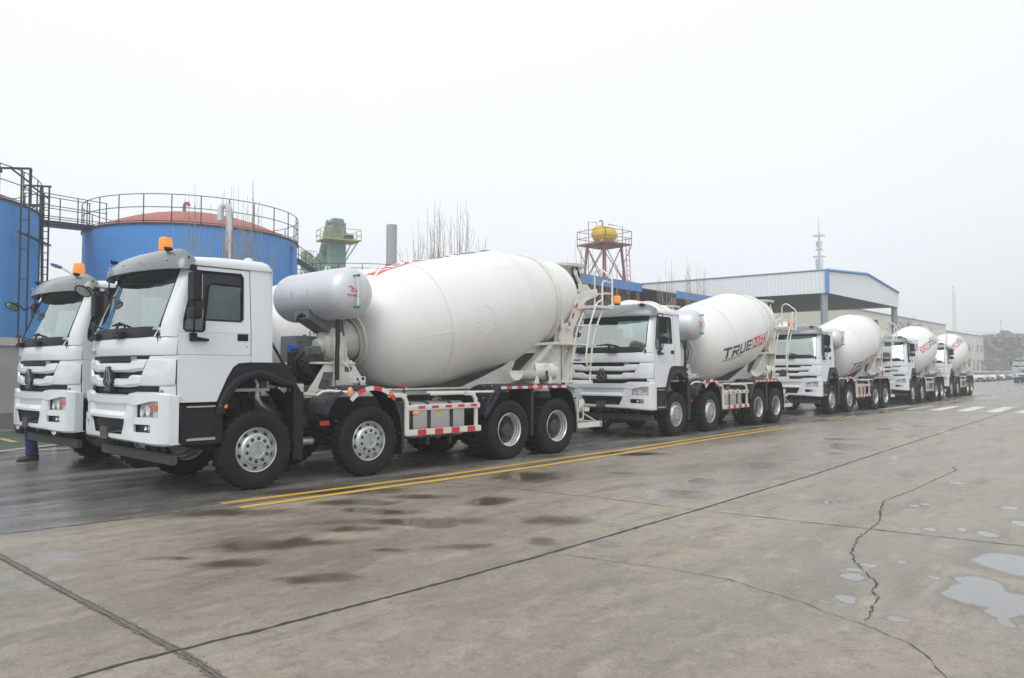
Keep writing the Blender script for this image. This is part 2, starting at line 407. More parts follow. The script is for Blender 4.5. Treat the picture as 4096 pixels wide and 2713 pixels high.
    # ---- doors
    def door(s):
        y = s * 1.25; yi = s * 1.215; b = MB()
        lo = [(-1.125, 1.215), (-.605, 1.215), (-.47, 1.52), (-.38, 1.67), (-.30, 1.722), (-.1265, 1.735), (-.1265, 1.825), (-1.128, 1.825)]
        b.prism(lo, yi, s * 1.258)
        b.prism([(-1.128, 1.828), (-.1265, 1.828), (-.1275, 2.12), (-1.132, 2.12)], yi, y)
        out = [(-1.132, 2.12), (-.1275, 2.12), (-.1275, 2.985), (-.93, 2.985), (-.955, 2.9), (-1.10, 2.3)]
        win = [(-1.052, 2.16), (-1.03, 2.135), (-.80, 2.135), (-.775, 2.16), (-.765, 2.285), (-.27, 2.285), (-.243, 2.31), (-.225, 2.88), (-.25, 2.925), (-.875, 2.925), (-.90, 2.88), (-1.045, 2.28)]
        v0 = len(b.v); b.prism(out, yi, y, holes=[win])
        for i in range(v0, len(b.v)):
            p = b.v[i]; b.v[i] = (p[0], p[1] - s * .068 * max(0, (p[2] - 2.1) / .9), p[2])
        d = b.build('door', 'cab', root, bevel=.006, smooth=30)
        g = MB(); v0 = 0; g.prism(win, s * 1.222, s * 1.228)
        g.v = [(p[0], p[1] - s * .068 * max(0, (p[2] - 2.1) / .9), p[2]) for p in g.v]; g.build('window', 'sglass', d, smooth=0)
        t = MB()
        def ty(z, o=0.0): return s * (1.247 + o - .068 * max(0, (z - 2.1) / .9))
        t.tube([(p[0], ty(p[1]), p[1]) for p in win], .014, 6, closed=True)
        t.tube([(-.765, ty(2.285), 2.285), (-.715, ty(2.7), 2.70), (-.69, ty(2.76), 2.76), (-.64, ty(2.775), 2.775), (-.235, ty(2.765), 2.765)], .013, 6)
        t.build('window_seal', 'plastic', d)
        t = MB(); t.prism([(-.24, 2.775), (-.23, 2.88), (-.25, 2.92), (-.87, 2.92), (-.93, 2.74), (-1.0, 2.45), (-.80, 2.33), (-.775, 2.33), (-.73, 2.7), (-.69, 2.775)], s * 1.229, s * 1.232)
        t.v = [(p[0], p[1] - s * .068 * max(0, (p[2] - 2.1) / .9), p[2]) for p in t.v]; t.build('dark_pane', 'grille', d, smooth=0)
        h = MB(); h.prism([(-.325, 2.02), (-.17, 2.02), (-.17, 2.115), (-.325, 2.115)], s * 1.245, s * 1.256); h.prism([(-.31, 2.065), (-.185, 2.065), (-.185, 2.10), (-.31, 2.10)], s * 1.256, s * 1.268)
        h.build('door_handle', 'plastic', d, bevel=.004); 
        k = MB(); k.lathe([(s * 1.248, .014), (s * 1.258, .012), (s * 1.258, .0004)], 12, origin=(-.185, 0, 1.945)); k.build('lock', 'alu', d)
        return d
    mir(door)
    # ---- grille
    b = MB(); b.grid([[(plan(y) + .055, y, z) for y in [v for v in FULL if abs(v) <= 1.1]] for z in (1.20, 1.83)])
    for z in (1.74, 1.66, 1.57, 1.48, 1.38, 1.33):
        b.grid([[(plan(y) + d, y, z + e) for y in [-1., -.8, -.4, 0, .4, .8, 1.]] for d, e in ((.055, 0), (.035, .006), (.055, .012))])
    gr = b.build('grille', 'grille', root, smooth=50)
    YS = [0, .3, .56, .60, .66, .70, .76, .80, .9, 1.0]
    def slat(top_o, top_c, bot_c, bot_o, y_t, y_b):
        b = MB(); ys = [-v for v in reversed(YS[1:])] + YS; rows = [[], [], [], [], [], []]
        for y in ys:
            a = abs(y); k = interp(a, [.585, .665], [0, 1]); tz = lerp(top_c, top_o, k); bz = lerp(bot_c, bot_o, interp(a, [.70, .95], [0, 1]))
            lim = a / 1.0; yt = math.copysign(y_t * lim, y); yb = math.copysign(y_b * lim, y)
            for i, (z, yy, dx) in enumerate(((tz - .004, yt, .05), (tz, yt, .020), (tz - .022, yt, -.004), (lerp(tz, bz, .72), (yt + yb) / 2, -.010), (bz + .004, yb, .012), (bz, yb, .05))):
                rows[i].append((plan(yy) + dx - .004, yy, z))
        b.grid(rows); return b.build('grille_slat', 'cab', gr, smooth=16)
    slat(1.768, 1.722, 1.600, 1.62, .970, .890); slat(1.568, 1.520, 1.405, 1.42, .885, .795)
    def vent(s):
        b = MB(); b.grid([[(plan(y) + .03, s * y, z) for y in (.735, .9, 1.0, 1.12, 1.155)] for z in (1.30, 1.425)])
        for z in (1.33, 1.36, 1.39): b.grid([[(plan(y) + d, s * y, z) for y in (.74, .9, 1.0, 1.12, 1.15)] for d in (.03, .01)])
        return b.build('corner_vent', 'grille', root)
    mir(vent)
    b = MB(); X = -1.50
    b.prism([(-.16, 1.465), (-.035, 1.685), (-.006, 1.60), (.006, 1.60), (.035, 1.685), (.16, 1.465), (.11, 1.425), (-.11, 1.425)], X - .025, X + .06, ax='x')
    b.prism([(-.115, 1.35), (.115, 1.35), (.115, 1.42), (-.115, 1.42)], X - .02, X + .06, ax='x')
    em = b.build('emblem', 'emblem', root, bevel=.006)
    b = MB()
    for p in ([(-.128, 1.47), (-.03, 1.665)], [(.128, 1.47), (.03, 1.665)], [(0, 1.60), (0, 1.51)], [(0, 1.51), (-.10, 1.43)], [(0, 1.51), (.10, 1.43)], [(-.03, 1.665), (-.004, 1.60)], [(.03, 1.665), (.004, 1.60)]):
        b.tube([(X - .027, q[0], q[1]) for q in p], .008, 5)
    b.build('emblem_ribs', 'letterg', em)
    text_obj('lettering', 'CNHTC', .055, face_map(.095, 1.362, .0, X - .022), M['letterg'], em, bold=.001)
    text_obj('engine_badge', '380', .10, face_map(-.60, 1.735, .004), M['letterl'], root, bold=.002, space=1.1)
    text_obj('name_badge', 'HOWO', .095, face_map(.98, 1.838, .006), M['blueg'], root, bold=.003, shear=.25)
    # ---- bumper
    YB = [0, .25, .46, .55, .64, .70, .78, .83, 1.11, 1.195, 1.238, 1.262, 1.27, 1.272]
    XB = [-1.508, -1.503, -1.492, -1.484, -1.473, -1.466, -1.456, -1.446, -1.372, -1.325, -1.278, -1.23, -1.17, -1.12]
    ZB = [.715, .735, .80, .845, .945, 1.005, 1.03, 1.085, 1.195, 1.24, 1.315, 1.325]
    def bz(i, y):
        z = ZB[i]
        if i >= 10: z -= interp(y, [.62, .72], [.042, 0]); z -= interp(y, [1.15, 1.27], [0, .02])
        if i == 9: z -= interp(y, [.64, .83, 1.1], [.02, .05, 0])
        if i == 8 and y > .7: z -= interp(y, [.78, .83], [.0, .03])
        if i <= 1: z += interp(y, [0, .7, 1.0, 1.27], [.035, .02, .0, -.02])
        return z
    def bp(i, j, s):
        y = YB[j]; z = bz(i, y); x = XB[j]
        if j == 3 and 2 <= i <= 5: y += (z - .9) * .5
        if i == 7 and j <= 3: x += .04
        if i == 8 and j <= 3: x += .03
        if i in (5, 6) and j <= 4: x -= .008
        if i in (3, 4, 5, 6, 7, 8) and j in (5, 6) : x += .012
        if i in (2, 3, 4, 5) and j in (3,): x += .0
        if i == 0: x += .03
        if i == 11: x += .035
        return (x, s * y, z)
    b = MB()
    for s in (-1, 1):
        for i in range(len(ZB) - 1):
            for j in range(len(YB) - 1):
                if j <= 2 and i in (2, 3, 4): continue
                if j in (6, 7) and i == 3: continue
                if j in (7, 8) and i in (6, 7, 8): continue
                q = [bp(i, j, s), bp(i, j + 1, s), bp(i + 1, j + 1, s), bp(i + 1, j, s)]
                if s > 0: q.reverse()
                b.add(q, [(0, 1, 2, 3)])
    bu = b.build('bumper', 'cab', root, solid=-.03, smooth=16, weld=True, fix=True)
    b = MB(); b.box(-1.45, -1.43, -.6, .6, .78, 1.02)
    for z in (.83, .88, .93, .98): b.box(-1.47, -1.45, -.56, .56, z, z + .012)
    b.build('lower_grille', 'grille', bu, smooth=0)
    b = MB(); b.box(-1.56, -1.50, -.12, .12, .73, .88); b.tube([(-1.53, -.12, .80), (-1.5, -.3, .835), (-1.47, -.42, .83)], .012, 6); b.tube([(-1.57, -.14, .735), (-1.57, .14, .735)], .012, 6); b.build('number_plate_bracket', 'barg', bu, bevel=.004)
    def lamp(s):
        b = MB(); b.grid([[(interp(y, YB, XB) + d, s * y, z) for y in (.80, .95, 1.1, 1.2)] for z, d in ((1.025, .05), (1.03, .055), (1.25, .055))])
        h = b.build('headlight', 'lampbowl', root, smooth=30)
        b = MB()
        for y, z, r in ((.90, 1.095, .052), (1.015, 1.12, .068)):
            b.lathe([(-.055, r), (-.05, r * .93), (-.02, r * .6), (-.012, .001)], 20, origin=(interp(y, YB, XB) + .062, s * y, z), axis='x')
            b.ball((interp(y, YB, XB) + .035, s * y, z), r * .38, 8)
        for z in (1.055, 1.08, 1.19, 1.215): b.obox((interp(1.15, YB, XB) + .04, s * 1.15, z), (.03, .09, .008), rz=-s * .5)
        b.build('reflector', 'lampbowl', h)
        b = MB(); b.obox((interp(1.13, YB, XB) + .022, s * 1.12, 1.15), (.03, .085, .055), rz=-s * .45); b.ball((interp(1.08, YB, XB) + .03, s * 1.075, 1.165), .026, 6); b.build('indicator', 'orange', h, bevel=.006)
        b = MB(); b.grid([[(interp(y, YB, XB) + .004, s * y, z + (interp(y, [.83, 1.1], [-.035, 0]) if z > 1.15 else 0)) for y in (.825, .9, 1.0, 1.1, 1.2)] for z in (1.028, 1.08, 1.2, 1.238)]); b.build('lens', 'lens', h)
        b = MB(); ys = (.825, .9, 1.0, 1.1, 1.2)
        p = [(interp(y, YB, XB) - .002, s * y, 1.028) for y in ys] + [(interp(y, YB, XB) - .002, s * y, 1.238 + interp(y, [.83, 1.1], [-.035, 0])) for y in reversed(ys)]
        b.tube(p, .008, 5, closed=True); b.build('bezel', 'silver', h)
        b = MB(); b.grid([[(interp(y, YB, XB) + .06, s * y, z) for y in (.77, .95, 1.12)] for z in (.83, .96)])
        for z in (.865, .90, .93): b.obox((interp(.84, YB, XB) + .03, s * .84, z), (.04, .11, .012), rz=0)
        f = b.build('fog_light', 'grille', root)
        b = MB(); b.lathe([(-.03, .042), (-.02, .035), (-.004, .01), (-.004, .0005)], 18, origin=(interp(.99, YB, XB) + .05, s * .95, .895), axis='x'); b.obox((interp(1.05, YB, XB) + .035, s * 1.045, .895), (.02, .10, .088), rz=-s * .3); b.build('reflector', 'chrome', f)
        b = MB(); b.grid([[(interp(y, YB, XB) + .004, s * y, z) for y in (.895, 1.0, 1.10)] for z in (.848, .943)]); b.build('lens', 'lens', f)
        return h
    mir(lamp)
    b = MB(); b.box(-1.16, -1.08, -1.2, 1.2, .425, .56)
    for y in (-.75, -.45, .45, .75): b.prism([(-1.10, .55), (-1.02, .55), (-1.15, .95), (-1.22, .95)], y - .02, y + .02)
    b.build('underrun_bar', 'barg', root, bevel=.015)
    b = MB(); b.box(-1.30, -.4, -1.0, 1.0, .78, 1.18); b.box(-1.2, .1, -.5, .5, .70, 1.34); b.build('engine_underside', 'under', root, bevel=.03)
    # ---- visor
    rows = []
    for t in (0, .12, .3, .5, .7, .88, 1):
        row = []
        for y in (-1.275, -1.25, -1.18, -1.05, -.8, -.4, 0, .4, .8, 1.05, 1.18, 1.25, 1.275):
            a = abs(y); xb = interp(a, [0, .4, .8, 1.05, 1.18, 1.25, 1.275], [-1.40, -1.375, -1.285, -1.195, -1.13, -1.07, -1.0])
            xt = interp(a, [0, .4, .8, 1.05, 1.18, 1.25, 1.275], [-1.06, -1.055, -1.03, -1.0, -.97, -.93, -.90]); zt = interp(a, [0, .8, 1.05, 1.18, 1.25, 1.275], [3.245, 3.235, 3.215, 3.17, 3.11, 3.05])
            zb = interp(a, [0, 1.05, 1.275], [2.93, 2.935, 2.93])
            row.append((lerp(xb, xt, t ** 1.7), y * lerp(1, .965, t), lerp(zb, zt, 1 - (1 - t) ** 1.25) ))
        rows.append(row)
    b = MB(); b.grid(rows); v = b.build('sun_visor', 'visor', root, solid=.012, smooth=50)
    for s in (-1, 1):
        b = MB(); b.obox((-1.13, s * .93, 3.20), (.05, .17, .025), ry=.5); b.tube([(-1.14, s * .93 - .05, 3.21), (-1.17, s * .93 + .02, 3.225), (-1.14, s * .93 + .06, 3.21)], .011, 6); b.build('visor_clip', 'plastic', v)
        b = MB(); b.tube([(-1.0, s * 1.2, 3.08), (-.93, s * 1.17, 3.05)], .03, 6); b.build('visor_bracket', 'plastic', v)
    for y in (-1.0, -.52, .0, .52, 1.0):
        b = MB(); b.ball((interp(abs(y), [0, .52, 1.], [-1.352, -1.335, -1.185]), y, 3.055), .015, 5); b.build('visor_bolt', 'alu', v)
    # ---- beacon
    b = MB(); b.box(-.90, -.66, -.12, .12, 3.15, 3.235); b.lathe([(3.23, .080), (3.31, .076), (3.31, .001)], 20, origin=(-.78, 0, 0), axis='z'); be = b.build('beacon', 'plastic', root, bevel=.01)
    b = MB(); b.lathe([(3.30, .088), (3.315, .095), (3.35, .095), (3.48, .086), (3.502, .078), (3.507, .0005)], 28, origin=(-.78, 0, 0), axis='z'); b.lathe([(3.37, .0955), (3.38, .097), (3.39, .0945)], 28, origin=(-.78, 0, 0), axis='z'); b.build('beacon_lens', 'amber', be)
    # ---- wipers
    for y in (.62, -.30):
        b = MB(); b.obox((plan(y) - .01, y, 2.10), (.06, .22, .06)); b.obox((plan(y) - .02, y + .12, 2.085), (.05, .08, .05)); b.tube([(plan(y) - .04, y - .02, 2.11), (plan(y) - .03, y + .08, 2.17), (-1.428, y + .17, 2.255)], .016, 6)
        b.tube([(-1.44, y - .16, 2.205), (-1.425, y + .17, 2.262), (-1.39, y + .52, 2.235)], .013, 5); b.tube([(plan(y) - .05, y - .14, 2.09), (plan(y) - .045, y - .0, 2.075), (plan(y) - .04, y + .14, 2.07)], .024, 6)
        b.build('wiper', 'plastic', root)
    # ---- mirrors
    def mirror(s):
        b = MB(); b.obox((-1.0, s * 1.43, 2.69), (.11, .19, .37)); b.obox((-.955, s * 1.43, 2.69), (.03, .17, .35)); m = b.build('side_mirror', 'plastic', root, bevel=.03, seg=3)
        b = MB(); b.obox((-1.0, s * 1.44, 2.35), (.12, .22, .145)); b.build('wide_angle_mirror', 'plastic', m, bevel=.025, seg=3)
        b = MB(); b.obox((-.9385, s * 1.43, 2.69), (.004, .15, .31)); b.obox((-.9375, s * 1.44, 2.35), (.004, .18, .11)); b.build('mirror_pane', 'mirror', m)
        b = MB(); b.tube([(-.93, s * 1.19, 2.965), (-.97, s * 1.30, 2.985), (-1.02, s * 1.42, 2.97), (-1.02, s * 1.43, 2.86)], .013, 6); b.obox((-.93, s * 1.21, 2.955), (.09, .05, .07))
        b.tube([(-1.0, s * 1.43, 2.5), (-1.0, s * 1.43, 2.42)], .013, 6); b.tube([(-1.0, s * 1.43, 2.29), (-.99, s * 1.40, 2.15), (-.95, s * 1.29, 2.06)], .013, 6)
        b.prism([(-.985, 2.11), (-.90, 2.11), (-.90, 2.06), (-.74, 2.035), (-.74, 2.005), (-.98, 2.0)], s * 1.25, s * 1.305); b.build('mirror_arm', 'plastic', m, bevel=.006)
        return m
    mir(mirror)
    b = MB(); c = Vector((-1.40, 1.36, 2.80)); nv = Vector((-.55, -.30, -.78)).normalized(); e = Vector((0, 0, 1)).rotation_difference(nv)
    b.lathe([(-.02, .001), (-.02, .10), (-.005, .118), (.014, .122), (.014, .104)], 28, origin=c, axis='z', mat4=e.to_matrix().to_4x4())
    fm = b.build('round_mirror', 'plastic', root)
    b = MB(); b.lathe([(.012, .104), (.016, .07), (.018, .0005)], 28, origin=c, axis='z', mat4=e.to_matrix().to_4x4()); b.build('mirror_pane', 'mirror', fm)
    b = MB(); b.tube([(-1.10, 1.17, 2.70), (-1.17, 1.19, 2.80), (-1.20, 1.21, 2.745), (-1.25, 1.25, 2.73), (-1.30, 1.28, 2.81), (-1.35, 1.32, 2.86), (-1.39, 1.34, 2.84)], .012, 6); b.build('mirror_arm', 'plastic', fm)

def make_lower(root):
    # ---- steps in front of the first axle
    def step(s):
        b = MB(); b.prism([(-1.13, .69), (-.53, .67), (-.50, .95), (-.56, 1.19), (-1.13, 1.19)], s * 1.0, s * 1.235)
        b.prism([(-1.09, .67), (-.52, .67), (-.52, .95), (-.62, .95), (-.66, .75), (-1.0, .75), (-1.03, .93), (-1.09, .93)], s * 1.2, s * 1.252)
        b.prism([(-1.0, 1.11), (-.60, 1.11), (-.62, 1.19), (-1.02, 1.19)], s * 1.2, s * 1.247)
        st = b.build('step', 'plastic', root, bevel=.01)
        for z0, z1, y1 in ((.725, .752, 1.262), (1.150, 1.168, 1.255)):
            b = MB(); b.prism([(-1.0, z0), (-.62, z0), (-.62, z1), (-1.0, z1)], s * 1.18, s * y1)
            if z0 < 1:
                for i in range(9): x = -.97 + i * .04; b.prism([(x, .752), (x + .018, .752), (x + .018, .760), (x, .760)], s * 1.19, s * 1.26)
            b.build('step_tread', 'alu', st, smooth=0)
        return st
    mir(step)
    # ---- first axle arch
    def arch(s):
        b = MB(); oc = arc(.0, .86, .655, 168, 58, 16, rz=.785); ic = arc(.0, .86, .52, 168, 60, 16, rz=.66)
        oc = [(-.615, 1.06)] + [p for p in oc if p[1] > 1.1 and p[0] < .56] + [(.545, 1.46)]; ic = [(-.49, 1.06)] + [p for p in ic if p[1] > 1.1 and p[0] < .53] + [(.50, 1.38)]
        n = 18
        def rs(l):
            d = [0]
            for i in range(1, len(l)): d.append(d[-1] + math.dist(l[i], l[i - 1]))
            return [(interp(d[-1] * i / n, d, [p[0] for p in l]), interp(d[-1] * i / n, d, [p[1] for p in l])) for i in range(n + 1)]
        O, I = rs(oc), rs(ic)
        rows = [[(p[0], s * y, p[1]) for p in c] for c, y in ((O, 1.02), (O, 1.235), ([(lerp(a[0], c[0], .12), lerp(a[1], c[1], .12)) for a, c in zip(O, I)], 1.268), ([(lerp(a[0], c[0], .5), lerp(a[1], c[1], .5)) for a, c in zip(O, I)], 1.285), ([(lerp(a[0], c[0], .9), lerp(a[1], c[1], .9)) for a, c in zip(O, I)], 1.268), (I, 1.235), (I, 1.0))]
        b.grid(rows); fl = b.build('fender_flare', 'plastic', root, smooth=50)
        b = MB(); b.prism([(-.60, 1.20), (-.595, 1.215), (-.462, 1.52), (-.372, 1.675), (-.295, 1.727), (.22, 1.732), (.36, 1.73), (.60, 1.50)] + list(reversed([p for p in O if p[0] < .56])), s * 1.19, s * 1.24); b.build('arch_panel', 'plastic', fl, smooth=0)
        b = MB(); b.obox((-.515, s * 1.262, 1.155), (.115, .03, .06)); b.build('side_indicator', 'orange', fl, bevel=.008)
        b = MB(); L = arc(.0, .62, .69, 62, -20, 12, rz=.85)
        b.grid([[(p[0], s * y, p[1]) for p in L] for y in (.72, 1.20)])
        b.prism([(.545, 1.46), (.60, 1.36), (.66, 1.33), (.70, .95), (.70, .36), (.55, .36), (.56, .9), (.53, 1.2)], s * 1.18, s * 1.24)
        b.box(.55, .70, s * .98 if s > 0 else s * 1.235, s * 1.235 if s > 0 else s * .98, .36, 1.32)
        b.build('mud_flap', 'plastic', root, smooth=40, solid=.0)
        b = MB(); b.tube([(.30, s * 1.0, 2.05), (.86, s * 1.0, 1.2)], .022, 6); b.box(.60, .66, s * .98 - .03, s * .98 + .03, 1.2, 1.5); b.build('cab_brace', 'frame', root)
        return fl
    mir(arch)
    # ---- frame
    b = MB()
    for s in (-1, 1):
        for x0, x1, y0, y1, z0, z1 in ((-1.25, .60, .40, .435, .72, 1.03), (.60, 7.35, .40, .435, .84, 1.192), (.60, 7.35, .435, .50, .84, .865), (.60, 7.35, .435, .50, 1.167, 1.192)):
            b.box(x0, x1, min(s * y0, s * y1), max(s * y0, s * y1), z0, z1)
    for x in (-1.1, -.3, .9, 1.4, 2.7, 3.6, 4.3, 5.68, 6.9, 7.3): b.box(x, x + .08, -.42, .42, .76, 1.0)
    fr = b.build('chassis_frame', 'frame', root, smooth=0)
    b = MB()
    for x in (.88, .98, 1.06, 1.18, 1.34, 2.66, 2.8, 4.1, 4.25):
        for z in (.93, 1.02, 1.11): b.ball((x, -.44, z), .02, 4)
    b.build('frame_bolts', 'barg', fr)
    for x in (0, 1.88):
        b = MB(); b.tube([(x, -1.0, .5), (x, 1.0, .5)], .07, 10); b.build('front_axle', 'under', root)
        for y in (-.56, .47): b = MB(); b.prism([(x - .75, .66), (x, .60), (x + .75, .66), (x + .75, .70), (x, .66), (x - .75, .70)], y, y + .09); b.build('leaf_spring', 'under', root)
    for x in (5.02, 6.37): b = MB(); b.tube([(x, -.9, .54), (x, .9, .54)], .12, 12); b.ball((x, 0, .56), .27, 10); b.build('rear_axle', 'under', root)
    for y in (-.60, .48): b = MB(); b.prism([(4.4, .62), (5.7, .78), (7.0, .62), (7.0, .68), (5.7, .90), (4.4, .68)], y, y + .12); b.build('leaf_spring', 'under', root)
    b = MB()
    for a, c, r in ((( .75, -.55, .70), (1.55, -.62, .66), .03), ((.85, -.7, .92), (1.2, -.72, .92), .045), ((1.2, -.72, .92), (1.35, -.85, .72), .035), ((.8, -.6, .58), (2.0, -.6, .50), .03), ((-.2, -.7, 1.0), (.3, -.72, 1.05), .04), ((-.35, -.8, .9), (-.3, -.75, 1.45), .05), ((.05, -.75, .85), (.02, -.70, 1.5), .035), ((.25, -.6, .9), (.25, -.6, 1.35), .03)):
        b.tube([a, c], r, 8)
    b.obox((.98, -.66, .86), (.16, .2, .16)); b.obox((1.3, -.58, .80), (.10, .12, .18)); b.obox((-.1, -.62, 1.2), (.5, .2, .25)); b.build('running_gear', 'under', root, bevel=.01)
    b = MB(); b.tube([(.14, -.88, 1.5), (.17, -.9, 1.44), (.15, -.9, 1.24), (.2, -.9, 1.15), (.30, -.88, 1.09), (.62, -.80, .94)], .058, 14); b.tube([(.75, -.8, .56), (1.08, -.78, .57), (1.13, -.78, .56)], .062, 14); b.build('exhaust_pipe', 'alu', root)
    b = MB(); b.tube([(-.1, -.74, 1.28), (.3, -.9, 1.25), (.5, -.86, 1.22)], .014, 6); b.tube([(.9, -.45, 1.19), (1.2, -.52, 1.16), (1.5, -.5, 1.13), (1.62, -.55, 1.05)], .012, 6); b.tube([(.86, -.5, 1.14), (1.1, -.55, 1.12), (1.45, -.55, 1.08)], .012, 6); b.build('cables', 'hose', root)
    # ---- wheels
    W = []
    for s in (-1, 1):
        for x in (0, 1.88): W.append(make_front_wheel(root, x, s))
        for x in (5.02, 6.37): W.append(make_rear_wheel(root, x, s))
    # ---- second axle fender
    def fender2(s):
        b = MB(); prof = [(1.03, 1.0), (1.08, 1.12), (1.20, 1.27), (1.42, 1.36), (1.70, 1.40), (1.95, 1.395), (2.2, 1.33), (2.40, 1.16), (2.50, .95), (2.55, .70), (2.55, .27)]
        b.grid([[(p[0], s * y, p[1]) for p in prof] for y in (.72, 1.17)] + [[(p[0], s * 1.225, p[1] - .012) for p in prof]] + [[(p[0] + (1.88 - p[0]) * .09, s * 1.245, p[1] - .05 * max(0, (p[1] - .3))) for p in prof]])
        f = b.build('fender', 'fender', root, smooth=60, solid=.01)
        b = MB()
        for x, z in ((1.13, 1.19), (1.33, 1.335), (1.13, 1.19), (2.47, 1.05), (2.53, .85), (2.545, .6)):
            for y in (.9, 1.12): b.ball((x, s * y, z + .012), .014, 4)
        b.build('bolts', 'alu', f)
        A = arc(1.92, .80, .60, 137, 42, 24, rz=.585)
        for c in (0, 1):
            b = MB()
            for k in range(6):
                if k % 2 != c: continue
                seg = A[k * 4:k * 4 + 5]; b.grid([[(p[0], s * 1.258, p[1]) for p in seg], [(lerp(p[0], 1.92, .115), s * 1.262, lerp(p[1], .80, .115)) for p in seg]])
            b.build('reflective_strip', 'wht' if c == 0 else 'red', f, smooth=0, solid=.002)
        b = MB(); b.tube([(1.0, s * 1.1, 1.255), (1.1, s * 1.12, 1.315), (1.2, s * 1.14, 1.32), (1.44, s * 1.24, 1.30)], .022, 8); b.tube([(.9, s * .46, 1.27), (1.02, s * 1.1, 1.26)], .022, 8); b.build('lamp_bracket', 'cream', f)
        b = MB(); b.ball((1.49, s * 1.255, 1.30), .07, 8, sx=.75, sy=.3, sz=1.1); b.build('marker_lamp', 'marker', f)
        b = MB(); b.box(1.13, 1.29, s * 1.0 - .01, s * 1.0 + .01, .80, .87); b.build('red_reflector', 'red', f, smooth=0)
        return f
    mir(fender2)
    # ---- guard rail with reflectors, fuel tank
    def guard(s):
        b = MB(); y0, y1 = sorted((s * 1.205, s * 1.255))
        L = [(2.22, 1.265)] + arc(2.43, 1.065, .20, 88, 2, 8) + [(2.63, 1.02)]; I = [(2.22, 1.195)] + arc(2.43, 1.065, .13, 88, 2, 8) + [(2.56, 1.02)]
        b.prism(L + list(reversed(I)), y0, y1)
        b.prism([(2.56, .57), (2.64, .57), (2.64, 1.03), (2.56, 1.03)], y0, y1)
        L = [(3.85, 1.265), (3.95, 1.265)] + arc(3.98, 1.065, .20, 88, 2, 8) + [(4.18, 1.02)]; I = [(3.85, 1.195), (3.95, 1.195)] + arc(3.98, 1.065, .13, 88, 2, 8) + [(4.11, 1.02)]
        b.prism(L + list(reversed(I)), y0, y1); b.prism([(4.11, .57), (4.18, .57), (4.18, 1.03), (4.11, 1.03)], y0, y1)
        b.box(3.1, 3.9, y0, y1, 1.21, 1.26)
        z0, z1 = sorted((s * 1.215, s * 1.268)); b.box(2.585, 4.225, z0, z1, .972, 1.065); b.box(2.585, 4.25, z0, z1, .565, .668)
        for x in (2.6, 4.14): a, c = sorted((s * .45, s * 1.21)); b.box(x - .02, x + .03, a, c, 1.2, 1.25)
        g = b.build('side_guard', 'cream', root, bevel=.012)
        for c in (0, 1):
            b = MB(); q0, q1 = sorted((s * 1.268, s * 1.271))
            for k in range(10):
                if k % 2 != c: continue
                x = 2.66 + k * .147; b.box(x, x + .147 - .0, q0, q1, 1.0, 1.046)
            b.build('reflective_strip', 'wht' if c == 0 else 'red', g, smooth=0)
        for k in range(4): b = MB(); x = 2.80 + k * .37; b.box(x, x + .18, q0, q1, .57, .663); b.build('red_band', 'redp2', g, smooth=0)
        b = MB(); b.ball((2.78, s * 1.25, .93), .05, 8, sx=1.5, sy=.35, sz=.9); b.build('marker_lamp', 'marker', g)
        b = MB(); b.ball((2.26, s * 1.25, 1.245), .026, 6); b.build('side_lamp', 'orange', g)
        b = MB(); b.tube([(3.3, s * .9, 1.245), (4.55, s * 1.235, 1.245)], .022, 8); b.tube([(2.4, s * .62, 1.30), (4.6, s * .60, 1.30)], .022, 8); b.build('water_pipe', 'cream', g)
        b = MB(); b.ball((4.57, s * 1.24, 1.245), .026, 6); b.build('side_lamp', 'orange', g)
        if s < 0:
            b = MB(); b.tube([(2.75, -.7, 1.30), (4.4, -.7, 1.30)], .028, 8); b.lathe([(-.03, .05), (.03, .05)], 12, origin=(2.98, -.7, 1.30), axis='x'); b.build('valve', 'alu', g)
            b = MB(); b.tube([(2.82, -.74, 1.36), (2.86, -.74, 1.395), (3.0, -.74, 1.39)], .012, 6); b.build('valve_handle', 'redp2', g)
        return g
    mir(guard)
    def fuel(s):
        b = MB(); pr = []
        cr = .12
        for cx, cz, a0 in ((s * .62, 1.0, 90), (s * .62, .60, 180), (s * 1.0, .60, 270), (s * 1.0, 1.0, 0)): pass
        y0, y1 = sorted((s * .58, s * 1.17)); P = []
        for cy, cz, a0 in ((y1 - cr, 1.10 - cr, 0), (y0 + cr, 1.10 - cr, 90), (y0 + cr, .50 + cr, 180), (y1 - cr, .50 + cr, 270)):
            P += [(cy + cr * math.cos(R_(a0 + 90 * i / 6)), cz + cr * math.sin(R_(a0 + 90 * i / 6))) for i in range(7)]
        b.prism(P, 2.78, 3.92, ax='x'); f = b.build('fuel_tank', 'alu', root, smooth=40, bevel=0)
        for x in (3.12, 3.62):
            b = MB(); Q = [((p[0] - (y0 + y1) / 2) * 1.02 + (y0 + y1) / 2, (p[1] - .8) * 1.02 + .8) for p in P]
            b.tube([(x - .03, q[0], q[1]) for q in Q], .006, 4, closed=True); b.tube([(x + .03, q[0], q[1]) for q in Q], .006, 4, closed=True)
            b.grid([[(x + d, q[0], q[1]) for q in Q + Q[:1]] for d in (-.03, .03)]); b.obox((x, s * 1.12, .46), (.06, .06, .14)); b.build('tank_strap', 'frame', f, smooth=40)
        b = MB(); b.lathe([(1.09, .05), (1.13, .055), (1.15, .05), (1.15, .0005)], 16, origin=(3.42, s * .98, 0), axis='z'); b.obox((3.46, s * 1.0, 1.16), (.14, .04, .03), ry=.3); b.build('tank_cap', 'motor', f)
        b = MB(); b.box(3.28, 3.38, min(s * 1.17, s * 1.172), max(s * 1.17, s * 1.172) , .86, .96); b.build('sticker', 'yellow', f, smooth=0)
        return f
    mir(fuel)
